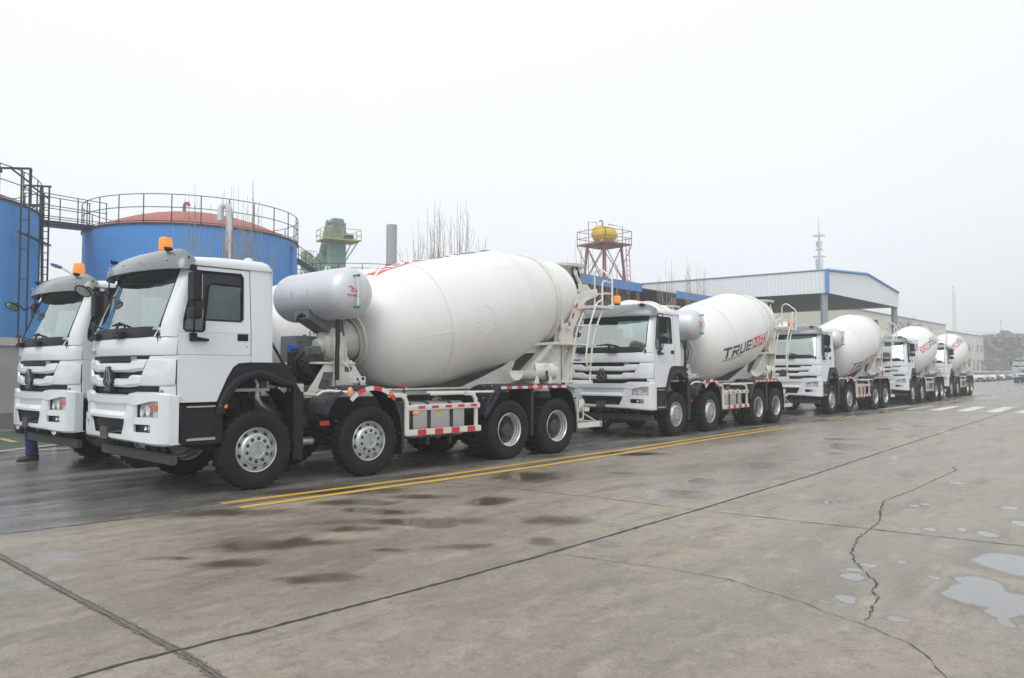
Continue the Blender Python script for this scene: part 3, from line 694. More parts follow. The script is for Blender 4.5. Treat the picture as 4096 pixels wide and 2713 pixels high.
    # ---- rear fender over both axles
    def fender4(s):
        b = MB(); prof = [(4.36, .83), (4.40, 1.0), (4.47, 1.17), (4.60, 1.30), (4.78, 1.365), (5.2, 1.375), (6.4, 1.37), (6.62, 1.345), (6.80, 1.24), (6.91, 1.02), (6.96, .75), (6.96, .38)]
        b.grid([[(p[0], s * y, p[1]) for p in prof] for y in (.64, 1.19)] + [[(p[0], s * 1.235, p[1] - .014) for p in prof]] + [[(p[0] + (.03 if p[0] < 5 else -.03), s * 1.25, p[1] - .06) for p in prof]])
        a, c = sorted((s * .66, s * 1.22)); b.box(5.60, 5.68, a, c, .40, 1.33)
        b.prism([(4.44, .83), (4.75, 1.22), (5.05, 1.30), (5.05, 1.34), (4.7, 1.32), (4.36, .86)], s * 1.22, s * 1.245)
        f = b.build('rear_fender', 'fender', root, smooth=60)
        for c in (0, 1):
            b = MB(); q0, q1 = sorted((s * 1.252, s * 1.256))
            for k in range(13):
                if k % 2 != c or k == 6: continue
                x = 4.76 + k * .143; b.box(x, x + .143, q0, q1, 1.285, 1.335)
            b.build('reflective_strip', 'wht' if c == 0 else 'red', f, smooth=0)
        b = MB(); b.ball((5.69, s * 1.26, 1.31), .055, 8, sx=1.5, sy=.35, sz=.85); b.build('marker_lamp', 'marker', f)
        b = MB()
        for x in (4.44, 4.52, 4.66):
            for y in (.9, 1.12): b.ball((x, s * y, interp(x, [4.44, 4.52, 4.66], [1.12, 1.25, 1.33]) + .012), .014, 4)
        b.build('bolts', 'alu', f); return f
    mir(fender4)

DA = R_(11.84); DX, DZ = 2.29, 2.15
DT = [0, .05, .05, .20, .40, .667, .95, 1.403, 3.501, 4.52, 4.572]
DR = [.38, .38, .50, .68, .86, 1.032, 1.095, 1.159, 1.179, .945, .932]
def dpt(t, f, off=0.0):
    r = interp(t, DT[2:] + [5.507], DR[2:] + [.671]) + off
    return (t, -math.sin(f) * r, math.cos(f) * r)
def drum_map(f0, flip, t0):
    def fn(t, v):                                  # t along the drum, v up
        if flip: t = 4.38 - t; v = -v
        r = interp(t, DT[2:], DR[2:]); return t, f0 - v / r
    return fn
LET = {  # strokes on a unit-high letter, advance
 'T': ([((0, .89), (.92, .89)), ((.46, .8), (.46, 0))], 1.06),
 'R': ([((0, .89), (.86, .89)), ((.79, .95), (.79, .42)), ((.22, .47), (.8, .47)), ((.11, .66), (.11, 0)), ((.42, .42), (.86, .02))], 1.06),
 'U': ([((.10, 1), (.10, .06)), ((.03, .10), (.78, .10)), ((.74, 0), (.74, 1))], 1.0),
 'E': ([((.1, 1), (.1, 0)), ((.1, .89), (.82, .89)), ((.1, .5), (.76, .5)), ((.1, .11), (.82, .11))], .96),
 'M': ([((.07, 0), (.07, .96)), ((.07, .96), (.5, .2)), ((.5, .2), (.93, .96)), ((.93, .96), (.93, 0))], 1.16),
 'A': ([((.06, 0), (.2, .92)), ((.15, .92), (.82, .92)), ((.80, .95), (.80, 0)), ((.16, .42), (.8, .42))], 1.02),
 'X': ([((.0, .98), (.86, .02)), ((.88, .98), (.02, .02))], 1.0)}
def stroke(b, fn, p0, p1, w, off, shear, n=10):
    a = Vector((p0[0], p0[1])); c = Vector((p1[0], p1[1])); d = (c - a).normalized(); q = Vector((-d.y, d.x)) * w / 2
    k = max(2, int(n * (c - a).length * 2)); rows = []
    for e in (-1, 0, 1):
        rows.append([fn(*(lambda P: (P.x + shear * P.y, P.y))(a.lerp(c, i / k) + q * e), off) for i in range(k + 1)])
    b.grid(rows)
def make_logo(drum, f0, flip):
    mp = drum_map(f0, flip, 0)
    H = .315; L0 = .72
    def P(u, v, off): t, f = mp(L0 + u, v - H / 2); return dpt(t, f, off)
    k = .435
    b = MB(); x = 0
    for ch in 'TRUE':
        st, adv = LET[ch]
        for p0, p1 in st: stroke(b, lambda u, v, o, X=x: P(X + u * k, v * H, o), p0, p1, .20, .004, .12)
        x += adv * k
    b.build('lettering', 'blackp', drum, smooth=0)
    xr = x - .02; W = 1.28
    b = MB(); b.grid([[P(xr + .02 + u * W + .12 * k * v, (v - 0.0) * H * 1.06 - .01, .004) for u in [i / 26 for i in range(27)]] for v in [j / 6 for j in range(7)]]); b.build('red_panel', 'redp', drum, smooth=0)
    b = MB(); x = xr + .06
    for ch in 'MAX':
        st, adv = LET[ch]
        for p0, p1 in st: stroke(b, lambda u, v, o, X=x: P(X + u * k * .86, .01 + v * H * .93, o), p0, p1, .17, .008, .12)
        x += adv * k * .88
    b.build('white_letters', 'whitep', drum, smooth=0)
    vs, fs = text_pts('CONCRETE TRUCKMIXER', .085, .002, .2, 1.25); vs = [P(.02 + u, v - .085, .004) for u, v in vs]
    b = MB(); b.add(vs, fs); b.build('small_lettering', 'blackp', drum, smooth=0, fix=False)

def make_drum(root):
    b = MB(); n = 96
    T = [0, .05, .05, .12, .20, .30, .40, .53, .667, .80, .95, 1.15, 1.403]; 
    prof = [(0, .38), (.05, .38)] + [(t, interp(t, [.05, .10, .20, .40, .60, .78, .95, 1.15, 1.403], [.42, .56, .72, .905, 1.01, 1.062, 1.095, 1.122, 1.155])) for t in T[2:]]
    prof += [(1.403, 1.159), (1.41, 1.163), (2.0, 1.168), (3.0, 1.176), (3.501, 1.180), (3.508, 1.176), (4.0, 1.07), (4.52, .945)]
    b.lathe(prof, n, axis='x')
    d = b.build('drum', 'drum', root, smooth=30)
    d.location = (DX, 0, DZ); d.rotation_euler = (0, -DA, 0)
    b = MB(); b.lathe([(4.50, .94), (4.50, .985), (4.515, .995), (4.60, .995), (4.615, .985), (4.615, .90)], n, axis='x'); b.build('roller_ring', 'cream', d, smooth=30)
    b = MB(); b.lathe([(4.60, .905), (4.64, .90), (4.66, .915), (5.10, .80), (5.35, .73), (5.38, .745), (5.50, .70), (5.50, .60)], n, axis='x'); b.build('discharge_cone', 'drum', d, smooth=30)
    b = MB()                                       # weld seams
    for t0, t1, f in ((.3, 1.40, 15), (.4, 1.40, 195), (1.40, 3.50, 326), (1.4, 3.5, 146), (3.5, 4.50, 16), (3.5, 4.5, 196)):
        b.tube([dpt(lerp(t0, t1, i / 12), R_(f), .0) for i in range(13)], .005, 4)
    for t in (1.403, 3.501):
        b.lathe([(t - .02, interp(t, DT[2:], DR[2:]) - .001), (t, interp(t, DT[2:], DR[2:]) + .004), (t + .02, interp(t, DT[2:], DR[2:]))], n, axis='x')
    b.build('weld_seam', 'drum', d)
    b = MB(); mt, mf = 2.22, R_(11); ring = []
    for i in range(16):
        a = 2 * PI * i / 16; t = mt + .215 * math.cos(a); f = mf + .26 * math.sin(a) / 1.17; b.ball(dpt(t, f, .006), .013, 4)
    for i in range(40):
        a = 2 * PI * i / 40; ring.append(dpt(mt + .19 * math.cos(a), mf + .235 * math.sin(a) / 1.17, .001))
    b.tube(ring, .004, 4, closed=True); b.build('manhole', 'drum', d)
    b = MB()
    for i in range(24):
        a = 2 * PI * i / 24; b.ball((.06, .455 * math.cos(a), .455 * math.sin(a)), .018, 4)
    b.lathe([(.03, .38), (.03, .49), (.055, .50), (.07, .49)], 48, axis='x'); b.build('front_flange', 'cream', d)
    make_logo(d, R_(103), False); make_logo(d, R_(283), True)
    return d

def make_upper(root):
    # ---- front pedestal, gearbox, hydraulics
    b = MB(); b.box(.85, 7.4, -.50, -.38, 1.197, 1.29); b.box(.85, 7.4, .38, .50, 1.197, 1.29)
    for x in (1.0, 2.6, 4.4, 6.9): b.box(x, x + .1, -.38, .38, 1.2, 1.27)
    sub = b.build('subframe', 'cream', root, bevel=.01)
    b = MB()
    for s in (-1, 1):
        y0, y1 = sorted((s * .44, s * .475))
        b.prism([(1.25, 1.29), (1.40, 1.50), (1.56, 1.74), (2.02, 1.76), (2.06, 1.80), (2.36, 1.38), (2.40, 1.29)], y0, y1, holes=[[(1.44, 1.37), (1.54, 1.60), (1.72, 1.60), (1.71, 1.37), (1.65, 1.32), (1.46, 1.32)], [(1.93, 1.60), (2.06, 1.60), (2.08, 1.655), (2.05, 1.69), (1.92, 1.69)]])
    b.prism([(-.47, 1.74), (.47, 1.74), (.40, 2.16), (-.40, 2.16)], 1.96, 1.99, ax='x', holes=[[(-.2, 1.8), (.2, 1.8), (.2, 2.1), (-.2, 2.1)]])
    for s in (-1, 1):
        y0, y1 = sorted((s * .38, s * .41)); b.prism([(1.80, 1.75), (2.10, 1.75), (2.02, 1.86), (1.98, 2.19), (1.75, 2.19)], y0, y1)
        for x in (1.8, 1.88, 1.96): b.box(x, x + .015, min(s * .41, s * .46), max(s * .41, s * .46), 1.75, 1.86)
    b.box(1.38, 2.12, -.5, .5, 1.725, 1.76); b.box(1.3, 2.4, -.44, -.40, 1.29, 1.33)
    b.box(.93, 1.15, -.52, -.34, 1.29, 1.42)
    b.build('front_pedestal', 'cream', root, bevel=.006)
    R2 = Euler((0, -DA, 0)).to_matrix()
    b = MB(); b.lathe([(-.62, .0005), (-.62, .11), (-.52, .13), (-.50, .20), (-.42, .25), (-.38, .26), (-.37, .275), (-.33, .275), (-.30, .26), (-.12, .27), (.02, .34)], 32, origin=(DX, 0, DZ), axis='x', mat4=R2)
    g = b.build('gearbox', 'cream', root, smooth=35)
    b = MB()
    for i in range(18):
        a = 2 * PI * i / 18; b.ball(tuple(R2 @ Vector((-.385, .258 * math.cos(a), .258 * math.sin(a))) + Vector((DX, 0, DZ))), .014, 4)
    b.prism([(1.80, 2.20), (1.83, 2.31), (1.87, 2.33), (1.91, 2.31), (1.94, 2.20)], -.22, -.19); b.build('gearbox_bolts', 'cream', g)
    b = MB(); b.obox((1.57, -.12, 1.93), (.20, .16, .15), ry=-.2); b.obox((1.45, -.12, 1.86), (.14, .12, .20), ry=-.2); b.tube([(1.62, -.1, 1.98), (1.40, -.1, 1.96)], .05, 10); b.build('hydraulic_motor', 'motor', root, bevel=.012)
    b = MB(); b.lathe([(-.30, .0005), (-.30, .20), (-.08, .20), (-.08, .0005)], 32, origin=(1.50, 0, 1.69), axis='y'); b.box(1.28, 1.70, -.02, .2, 1.45, 1.92); b.build('oil_cooler', 'under', root, bevel=.01)
    b = MB(); b.box(1.40, 1.92, .12, .62, 1.55, 2.19); ot = b.build('oil_tank', 'grey', root, bevel=.012)
    b = MB(); b.tube([(1.70, .2, 2.19), (1.70, .2, 2.27), (1.76, .2, 2.29), (1.78, .2, 2.22)], .01, 6); b.lathe([(2.19, .03), (2.215, .03), (2.215, .0005)], 12, origin=(1.6, .2, 0), axis='z'); b.lathe([(0, .03), (-.03, .025), (-.03, .0005)], 12, origin=(1.46, .12, 2.11)); b.build('tank_fittings', 'motor', ot)
    b = MB(); b.tube([(1.27, .12, 1.985), (1.33, .12, 1.985)], .058, 14); b.tube([(1.33, .12, 1.985), (1.42, .12, 1.985)], .035, 10); b.build('filter_cap', 'bluev', ot)
    b = MB()
    b.tube([(1.46, -.14, 1.93), (1.32, -.16, 1.90), (1.22, -.15, 1.80), (1.24, -.12, 1.62), (1.36, -.1, 1.50), (1.5, -.1, 1.42)], .026, 8)
    b.tube([(1.40, -.18, 1.80), (1.30, -.2, 1.70), (1.33, -.2, 1.55), (1.42, -.2, 1.46)], .024, 8); b.tube([(1.52, -.2, 1.78), (1.46, -.26, 1.62), (1.40, -.26, 1.47), (1.65, -.25, 1.42)], .026, 8)
    b.tube([(1.05, -.1, 1.60), (1.16, -.1, 1.66), (1.3, -.08, 1.72)], .022, 8); b.tube([(1.20, -.1, 1.42), (1.45, -.15, 1.42), (1.62, -.2, 1.50)], .03, 8); b.build('hydraulic_hose', 'hose', root)
    b = MB(); b.tube([(1.39, -.19, 1.82), (1.30, -.22, 1.77)], .028, 8); b.tube([(1.54, -.21, 1.84), (1.50, -.25, 1.74)], .03, 8); b.tube([(1.62, -.12, 1.42), (1.55, -.12, 1.50)], .035, 8); b.build('hose_fitting', 'chrome', root)
    b = MB(); b.obox((1.62, -.3, 1.40), (.18, .16, .14)); b.tube([(1.0, -.40, 1.35), (1.12, -.40, 1.36)], .08, 10); b.build('pump', 'motor', root, bevel=.015)
    b = MB(); b.obox((2.02, -.70, 1.475), (.24, .12, .11)); cb = b.build('control_box', 'cream', root, bevel=.01)
    b = MB(); b.lathe([(-.765, .02), (-.775, .018), (-.775, .0005)], 10, origin=(1.97, 0, 1.49)); b.tube([(1.97, -.77, 1.49), (1.99, -.80, 1.43)], .006, 5); b.lathe([(-.762, .028), (-.768, .0005)], 14, origin=(2.08, 0, 1.495)); b.box(2.0, 2.04, -.74, -.70, 1.395, 1.42); b.build('control_knob', 'plastic', cb)
    b = MB(); b.obox((2.0, -.70, 1.36), (.1, .05, .14)); b.tube([(1.80, -.6, 1.78), (1.88, -.66, 1.67), (1.91, -.7, 1.50)], .008, 5); b.build('control_bracket', 'cream', cb)
    # ---- water tank
    b = MB(); n = 48; pr = [(-1.035, .0005), (-1.03, .12), (-1.005, .22), (-.955, .31), (-.89, .37), (-.82, .40), (-.77, .408), (-.765, .411), (.765, .411), (.77, .408), (.82, .40), (.89, .37), (.955, .31), (1.005, .22), (1.03, .12), (1.035, .0005)]
    b.lathe(pr, n, origin=(1.78, 0, 2.85)); w = b.build('water_tank', 'silver', root, smooth=60)
    b = MB(); y = -1.075; b.tube([(1.75, y, 3.10), (1.75, y, 2.62)], .017, 10); b.build('sight_tube', 'tube', w)
    b = MB()
    for z in (3.105, 2.615): b.ball((1.75, y - .005, z), .028, 6); b.tube([(1.75, y, z), (1.72, -.97, z)], .014, 6)
    b.build('tube_valve', 'green', w)
    def lug(yy):
        b = MB(); b.prism([(1.72, 3.24), (1.73, 3.31), (1.76, 3.335), (1.80, 3.335), (1.83, 3.31), (1.84, 3.24)], yy - .01, yy + .01, holes=[[(1.755, 3.28), (1.78, 3.265), (1.805, 3.28), (1.805, 3.305), (1.78, 3.315), (1.755, 3.305)]]); b.build('lifting_lug', 'silver', w, smooth=0)
    lug(-.18); lug(.62)
    b = MB(); b.prism([(-.22, 2.45), (-.17, 2.45), (-.11, 2.52), (0, 2.55), (.11, 2.52), (.17, 2.45), (.22, 2.45), (.22, 2.60), (-.22, 2.60)], 1.415, 1.43, ax='x')
    for s in (-1, 1):
        b.prism([(1.43, 2.45), (1.43, 2.62)] + [(1.78 + .413 * math.cos(R_(a)), 2.85 + .413 * math.sin(R_(a))) for a in range(216, 330, 8)] + [(2.14, 2.58), (2.12, 2.46), (2.02, 2.19), (1.90, 2.19)], s * .20 - .008, s * .20 + .008)
    b.prism([(1.44, 2.46), (1.90, 2.20), (1.92, 2.22), (1.50, 2.50)], -.19, .19)
    for y in (-.36, -.05): b.tube([(1.93, y, 2.47), (1.95, y - .05, 2.19)], .022, 4)
    b.build('tank_cradle', 'grey', w, smooth=0)
    for y in (-.24, .24): b = MB(); b.tube([(1.78 - .418 * math.cos(R_(a)), y, 2.85 + .418 * math.sin(R_(a))) for a in range(-50, 14, 6)], .008, 5); b.build('tank_clamp', 'silver', w)
    b = MB(); b.tube([(1.73, -.56, 2.47), (1.72, -.57, 2.3), (1.735, -.555, 2.1), (1.72, -.56, 1.9), (1.73, -.55, 1.7), (1.73, -.55, 1.43)], .036, 10); b.build('drain_hose', 'hose', w)
    b = MB(); b.tube([(1.73, -.55, 1.47), (1.73, -.55, 1.40), (1.77, -.56, 1.355), (1.86, -.6, 1.345)], .04, 10); b.build('hose_elbow', 'alu', w)
    b = MB(); b.tube([(1.73, -.56, 2.44), (1.73, -.56, 2.49)], .045, 10); b.build('hose_clamp', 'alu', w)
    # logo on the dished end: prancing horse shape and name
    def endp(u, v):
        x = 1.60 + u; z = 2.83 + v; r = math.hypot(x - 1.78, z - 2.85); return (x, -interp(r, [0, .12, .22, .31, .37, .40], [1.039, 1.034, 1.009, .960, .895, .826]) , z)
    text_obj('lettering', 'TRUEMAX', .052, lambda u, v: endp(u - .02, v - .055), M['redp'], w, bold=.0012, shear=.15)
    b = MB(); b.add([endp(u, v) for u, v in [(.005, .085), (.03, .11), (.055, .115), (.08, .095), (.095, .065), (.085, .05), (.065, .075), (.05, .08), (.03, .085), (.015, .075)]], [tuple(range(10))])
    b.add([endp(u, v) for u, v in [(.06, .07), (.05, .04), (.055, .01), (.07, -.01), (.062, .02), (.066, .045), (.078, .06)]], [tuple(range(7))]); b.build('logo_mark', 'orangep', w, smooth=0, fix=False)
    b = MB(); C = [(.10 + .032 * math.cos(R_(a)), .045 + .034 * math.sin(R_(a))) for a in range(50, 320, 15)]; Ci = [(.10 + .016 * math.cos(R_(a)), .045 + .017 * math.sin(R_(a))) for a in range(50, 320, 15)]
    b.grid([[endp(*p) for p in C], [endp(*p) for p in Ci]]); b.add([endp(u, v) for u, v in [(.13, .06), (.15, .055), (.165, .03), (.185, .0), (.195, -.03), (.175, -.01), (.15, .01), (.135, .03)]], [tuple(range(8))])
    b.add([endp(u, v) for u, v in [(.16, .055), (.19, .06), (.205, .05), (.185, .04), (.168, .042)]], [tuple(range(5))]); b.build('logo_mark', 'redp', w, smooth=0, fix=False)
    # ---- rear pedestal with rollers
    b = MB()
    for s in (-1, 1):
        y0, y1 = sorted((s * .50, s * .54))
        b.prism([(4.35, 1.29), (4.75, 1.42), (5.55, 1.70), (6.35, 2.16), (7.0, 2.20), (7.62, 2.16), (7.35, 1.38), (7.30, 1.29)], y0, y1, holes=[[(5.78, 1.60), (5.95, 1.90), (6.10, 1.96), (6.50, 1.98), (6.12, 1.60), (5.95, 1.54)]])
        y0, y1 = sorted((s * .54, s * .72)); b.prism([(6.25, 2.17), (7.0, 2.22), (7.6, 2.18), (7.6, 2.14), (7.0, 2.16), (6.25, 2.12)], y0, y1); b.prism([(7.30, 1.38), (7.36, 1.38), (7.63, 2.16), (7.57, 2.16)], y0, y1)
        b.prism([(5.2, 1.33), (5.9, 1.36), (6.85, 2.14), (6.7, 2.14), (5.75, 1.42), (5.2, 1.37)], y0, y1)
        b.prism([(6.98, 2.17), (7.26, 2.20), (7.30, 2.42), (7.16, 2.54), (7.0, 2.46)], min(s * .38, s * .42), max(s * .38, s * .42)); b.prism([(6.98, 2.17), (7.26, 2.20), (7.30, 2.42), (7.16, 2.54), (7.0, 2.46)], min(s * .62, s * .66), max(s * .62, s * .66))
    b.prism([(-.54, 1.32), (.54, 1.32), (.54, 2.16), (-.54, 2.16)], 7.30, 7.34, ax='x'); b.prism([(-.54, 1.29), (.54, 1.29), (.54, 2.0), (-.54, 2.0)], 6.6, 6.64, ax='x')
    rp = b.build('rear_pedestal', 'cream', root, bevel=.006)
    def roller(s):
        b = MB(); b.lathe([(-.10, .0005), (-.10, .13), (-.085, .145), (.085, .145), (.10, .13), (.10, .0005)], 28, origin=(7.12, s * .52, 2.42), axis='x', mat4=R2); b.build('roller', 'cream', rp, smooth=35)
        b = MB(); b.tube([(6.93, s * .60, 2.03), (6.99, s * .60, 2.02), (6.97, s * .60, 1.93), (6.84, s * .60, 1.84), (6.79, s * .58, 1.86)], .012, 6); b.tube([(7.26, s * .72, 2.0), (7.28, s * .72, 2.04)], .012, 6); b.build('grab_handle', 'cream', rp)
        b = MB(); b.prism([(7.00, 2.50), (7.08, 2.50), (7.02, 3.14), (6.94, 3.14)], s * .80 - .015, s * .80 + .015); b.obox((6.99, s * .78, 3.13), (.11, .10, .12)); b.build('ring_strut', 'cream', rp)
    mir(roller)
    # ---- discharge arms, hopper, chute
    def arm(s):
        b = MB(); y = s * .70
        b.prism([(7.36, 2.62), (7.62, 3.10), (7.70, 3.24), (7.88, 3.30), (8.33, 3.42), (8.38, 3.26), (7.98, 3.14), (7.86, 3.05), (7.50, 2.46), (7.46, 2.18), (7.08, 2.15), (7.02, 2.30), (7.12, 2.54), (7.24, 2.62)], y - .03, y + .03); a = b.build('discharge_arm', 'cream', root, bevel=.008)
        for c in (0, 1):
            b = MB()
            for k in range(5):
                if k % 2 != c: continue
                t0, t1 = k / 5, (k + 1) / 5 - .02; P0, P1 = Vector((7.66, 3.03)), Vector((7.34, 2.50))
                q0, q1 = P0.lerp(P1, t0), P0.lerp(P1, t1); n = Vector((-.05, .03))
                b.prism([(q0.x, q0.y), (q0.x + n.x, q0.y + n.y), (q1.x + n.x, q1.y + n.y), (q1.x, q1.y)], y + s * .03, y + s * .034)
            b.build('reflective_strip', 'red' if c == 0 else 'wht', a, smooth=0)
        b = MB()
        for (x0, z0), (x1, z1) in (((7.62, 3.24), (7.50, 3.0)), ((7.44, 2.90), (7.32, 2.66))): b.tube([(x0 + .05, y, z0 - .04), (x0 + .05, y + s * .07, z0), (x0, y + s * .07, z0), (x1, y + s * .07, z1), (x1 + .05, y, z1 - .02)], .012, 6)
        b.obox((7.30, y + s * .04, 2.52), (.12, .06, .07)); b.build('grab_handle', 'cream', a)
        b = MB(); b.box(7.2, 7.28, min(y + s * .03, y + s * .033), max(y + s * .03, y + s * .033), 2.24, 2.28); b.box(7.22, 7.27, min(y + s * .03, y + s * .033), max(y + s * .03, y + s * .033), 2.40, 2.42); b.build('warning_sticker', 'yellow', a, smooth=0)
        b = MB(); b.tube([(7.93, s * .42, 3.74), (8.12, s * .42, 3.50), (8.22, s * .42, 3.42)], .055, 12); b.prism([(7.92, 3.36), (8.02, 3.52), (8.30, 3.52), (8.42, 3.42), (8.36, 3.34), (8.0, 3.30)], s * .36, s * .50); b.obox((7.93, s * .40, 3.76), (.14, .10, .12)); b.build('lift_cylinder', 'cream', a, bevel=.006)
        b = MB(); b.tube([(7.98, s * .48, 3.34), (7.93, s * .48, 3.5), (7.84, s * .46, 3.68), (7.82, s * .44, 3.83), (7.90, s * .44, 3.90), (7.99, s * .44, 3.87), (8.05, s * .44, 3.66)], .02, 8); b.tube([(8.02, s * .44, 3.80), (8.06, s * .44, 3.66)], .035, 8); b.tube([(7.90, s * .46, 3.36), (7.82, s * .44, 3.55), (7.80, s * .44, 3.70)], .014, 6); b.build('cylinder_hose', 'hose', a)
        return a
    mir(arm)
    b = MB(); rows = []
    for z, h, x0, x1 in ((3.96, .50, 7.50, 8.42), (3.90, .49, 7.52, 8.40), (3.88, .44, 7.56, 8.34), (3.58, .24, 7.72, 8.15), (3.40, .20, 7.75, 8.10)):
        cx = (x0 + x1) / 2; rx = (x1 - x0) / 2
        rows.append([(cx + rx * math.copysign(abs(math.cos(a)) ** .7, math.cos(a)), h * math.copysign(abs(math.sin(a)) ** .7, math.sin(a)), z) for a in [2 * PI * k / 40 for k in range(40)]])
    b.grid(rows, close=True); b.build('hopper', 'cream', root, smooth=50, solid=.012)
    b = MB(); L = []
    for i in range(9):
        t = i / 8; L.append([(lerp(7.75, 8.45, t), .38 * math.cos(a) * lerp(1.1, .7, t), lerp(3.35, 2.72, t) - .28 * math.sin(a) * lerp(1.1, .8, t)) for a in [PI * k / 14 for k in range(15)]])
    b.grid(L); b.build('chute', 'cream', root, smooth=50, solid=.012)
    b = MB(); b.box(7.74, 8.0, -.68, .68, 2.74, 3.05); b.box(7.36, 7.46, -.66, .66, 2.2, 2.3); b.build('chute_support', 'cream', root, bevel=.01)
    b = MB(); b.tube([(7.45, -.32, 2.20), (7.45, -.32, 2.62)], .13, 16); b.tube([(7.30, 0, 2.35), (7.60, 0, 2.62)], .16, 16); b.build('slewing_post', 'cream', root)
    # spare chutes carried on the fender
    def trough(s):
        b = MB(); z = 1.62; yc = s * .98
        R0 = [(p[0], p[1]) for p in arc(0, 0, .19, 180, 360, 12)]
        b.grid([[(x, yc + p[0], z + p[1]) for p in R0] for x in (5.46, 5.96)])
        b.grid([[(x, yc + p[0], z + .0 + p[1]) for p in arc(0, 0, .20, 150, 350, 12)] for x in (5.80, 5.81, 6.45, 6.46)])
        b.grid([[(x, yc + s * .12, z + zz) for zz in (-.12, .15)] for x in (5.80, 6.46)])
        b.grid([[(5.82 + .64 * i / 6, yc + s * (-.19 * math.cos(a)) * -1, z + .03 + .17 * math.sin(a)) for a in [R_(q) for q in range(-80, 60, 20)]] for i in range(7)])
        t = b.build('spare_chute', 'cream', root, smooth=60, solid=.01)
        b = MB()
        for x in (5.82, 6.22): b.prism([(x - .06, 1.37), (x + .08, 1.37), (x + .06, 1.46), (x + .02, 1.52), (x - .01, 1.52)], s * 1.16, s * 1.175); b.box(x - .02, x + .05, min(s * .8, s * 1.17), max(s * .8, s * 1.17), 1.37, 1.42)
        b.build('chute_rest', 'cream', t); 
        b = MB(); b.box(6.08, 6.12, min(s * 1.185, s * 1.20), max(s * 1.185, s * 1.20), 1.42, 1.62); b.build('chute_strap', 'hose', t)
        b = MB(); b.box(6.06, 6.14, min(s * 1.18, s * 1.21), max(s * 1.18, s * 1.21), 1.62, 1.76); b.obox((6.42, s * 1.16, 1.77), (.06, .04, .04)); b.build('chute_latch', 'cream', t)
    mir(trough)
    # ---- ladder and platform
    b = MB()
    RL = [(7.36, -.77, 1.40), (7.40, -.77, 1.75), (7.47, -.77, 2.15), (7.60, -.77, 2.55), (7.86, -.77, 2.95)]
    RR = [(7.54, -1.13, 1.40), (7.56, -1.13, 1.75), (7.63, -1.13, 2.15), (7.77, -1.13, 2.55), (8.02, -1.13, 2.96)]
    b.tube(RL, .018, 8); b.tube(RR, .018, 8)
    def onr(Rl, z): return tuple(interp(z, [p[2] for p in Rl], [p[i] for p in Rl]) for i in range(3))
    for z in (1.80, 2.17, 2.58):
        p, q = Vector(onr(RL, z)), Vector(onr(RR, z)); c = (p + q) / 2; d = q - p; b.obox(c, (d.length + .08, .10, .028), rz=math.atan2(d.y, d.x))
    b.obox((7.42, -.97, 1.385), (.50, .13, .075), rz=-1.1); b.obox((7.2, -.85, 1.40), (.5, .05, .05)); b.tube([(7.30, -.70, 2.19), (7.44, -.77, 2.17)], .02, 6)
    ld = b.build('ladder', 'cream', root, bevel=0)
    b = MB(); b.tube([(7.545, -1.15, 1.62), (7.45, -1.16, 1.68), (7.37, -1.16, 1.80), (7.38, -1.16, 1.97), (7.52, -1.16, 2.60), (7.68, -1.16, 2.93), (7.76, -1.16, 3.04), (7.87, -1.16, 3.10), (7.93, -1.16, 3.12)], .018, 8); b.build('ladder_handrail', 'cream', ld)
    b = MB(); b.prism([(7.73, -1.17), (8.30, -1.17), (8.30, -.70), (7.73, -.70)], 2.965, 2.985, ax='z')
    b.box(7.73, 8.31, -1.185, -1.165, 2.945, 3.0); b.box(7.73, 8.31, -.71, -.69, 2.945, 3.0); b.box(8.29, 8.31, -1.18, -.7, 2.945, 3.0); b.box(7.73, 7.75, -1.18, -.7, 2.945, 3.0)
    b.box(7.6, 8.0, -.75, -.60, 2.93, 2.96); pl = b.build('platform', 'cream', root)
    b = MB(); b.tube([(8.28, -.70, 2.98), (8.28, -.70, 3.74), (8.28, -.74, 3.81), (8.28, -.83, 3.84), (8.28, -.90, 3.82), (8.28, -1.14, 3.63), (8.28, -1.17, 3.57), (8.28, -1.17, 2.98)], .02, 8)
    b.tube([(7.93, -1.17, 2.98), (7.93, -1.17, 3.46), (7.96, -1.17, 3.51), (8.02, -1.17, 3.53), (8.28, -1.17, 3.50)], .018, 8); b.tube([(7.93, -1.17, 3.27), (8.28, -1.17, 3.27)], .015, 8)
    b.tube([(7.76, -.72, 2.98), (7.77, -.72, 3.22), (7.80, -.72, 3.27), (7.86, -.72, 3.29), (8.28, -.72, 3.33)], .015, 8); b.tube([(8.28, -.72, 3.30), (8.28, -1.17, 3.27)], .015, 8); b.build('guard_rail', 'cream', pl)
    # ---- tail
    b = MB(); b.box(7.85, 7.93, -1.15, 1.15, .44, .56); b.box(7.2, 7.9, -.55, -.47, .5, .6); b.box(7.2, 7.9, .47, .55, .5, .6); b.box(7.36, 7.50, -1.15, 1.15, .78, .86); b.tube([(7.30, -1.1, .76), (7.88, -1.1, .52)], .018, 6); b.tube([(7.30, 1.1, .76), (7.88, 1.1, .52)], .018, 6)
    b.box(7.10, 7.90, -1.15, -1.13, .445, .55); b.box(7.10, 7.90, 1.13, 1.15, .445, .55)
    rb = b.build('rear_bumper', 'cream', root, bevel=.008)
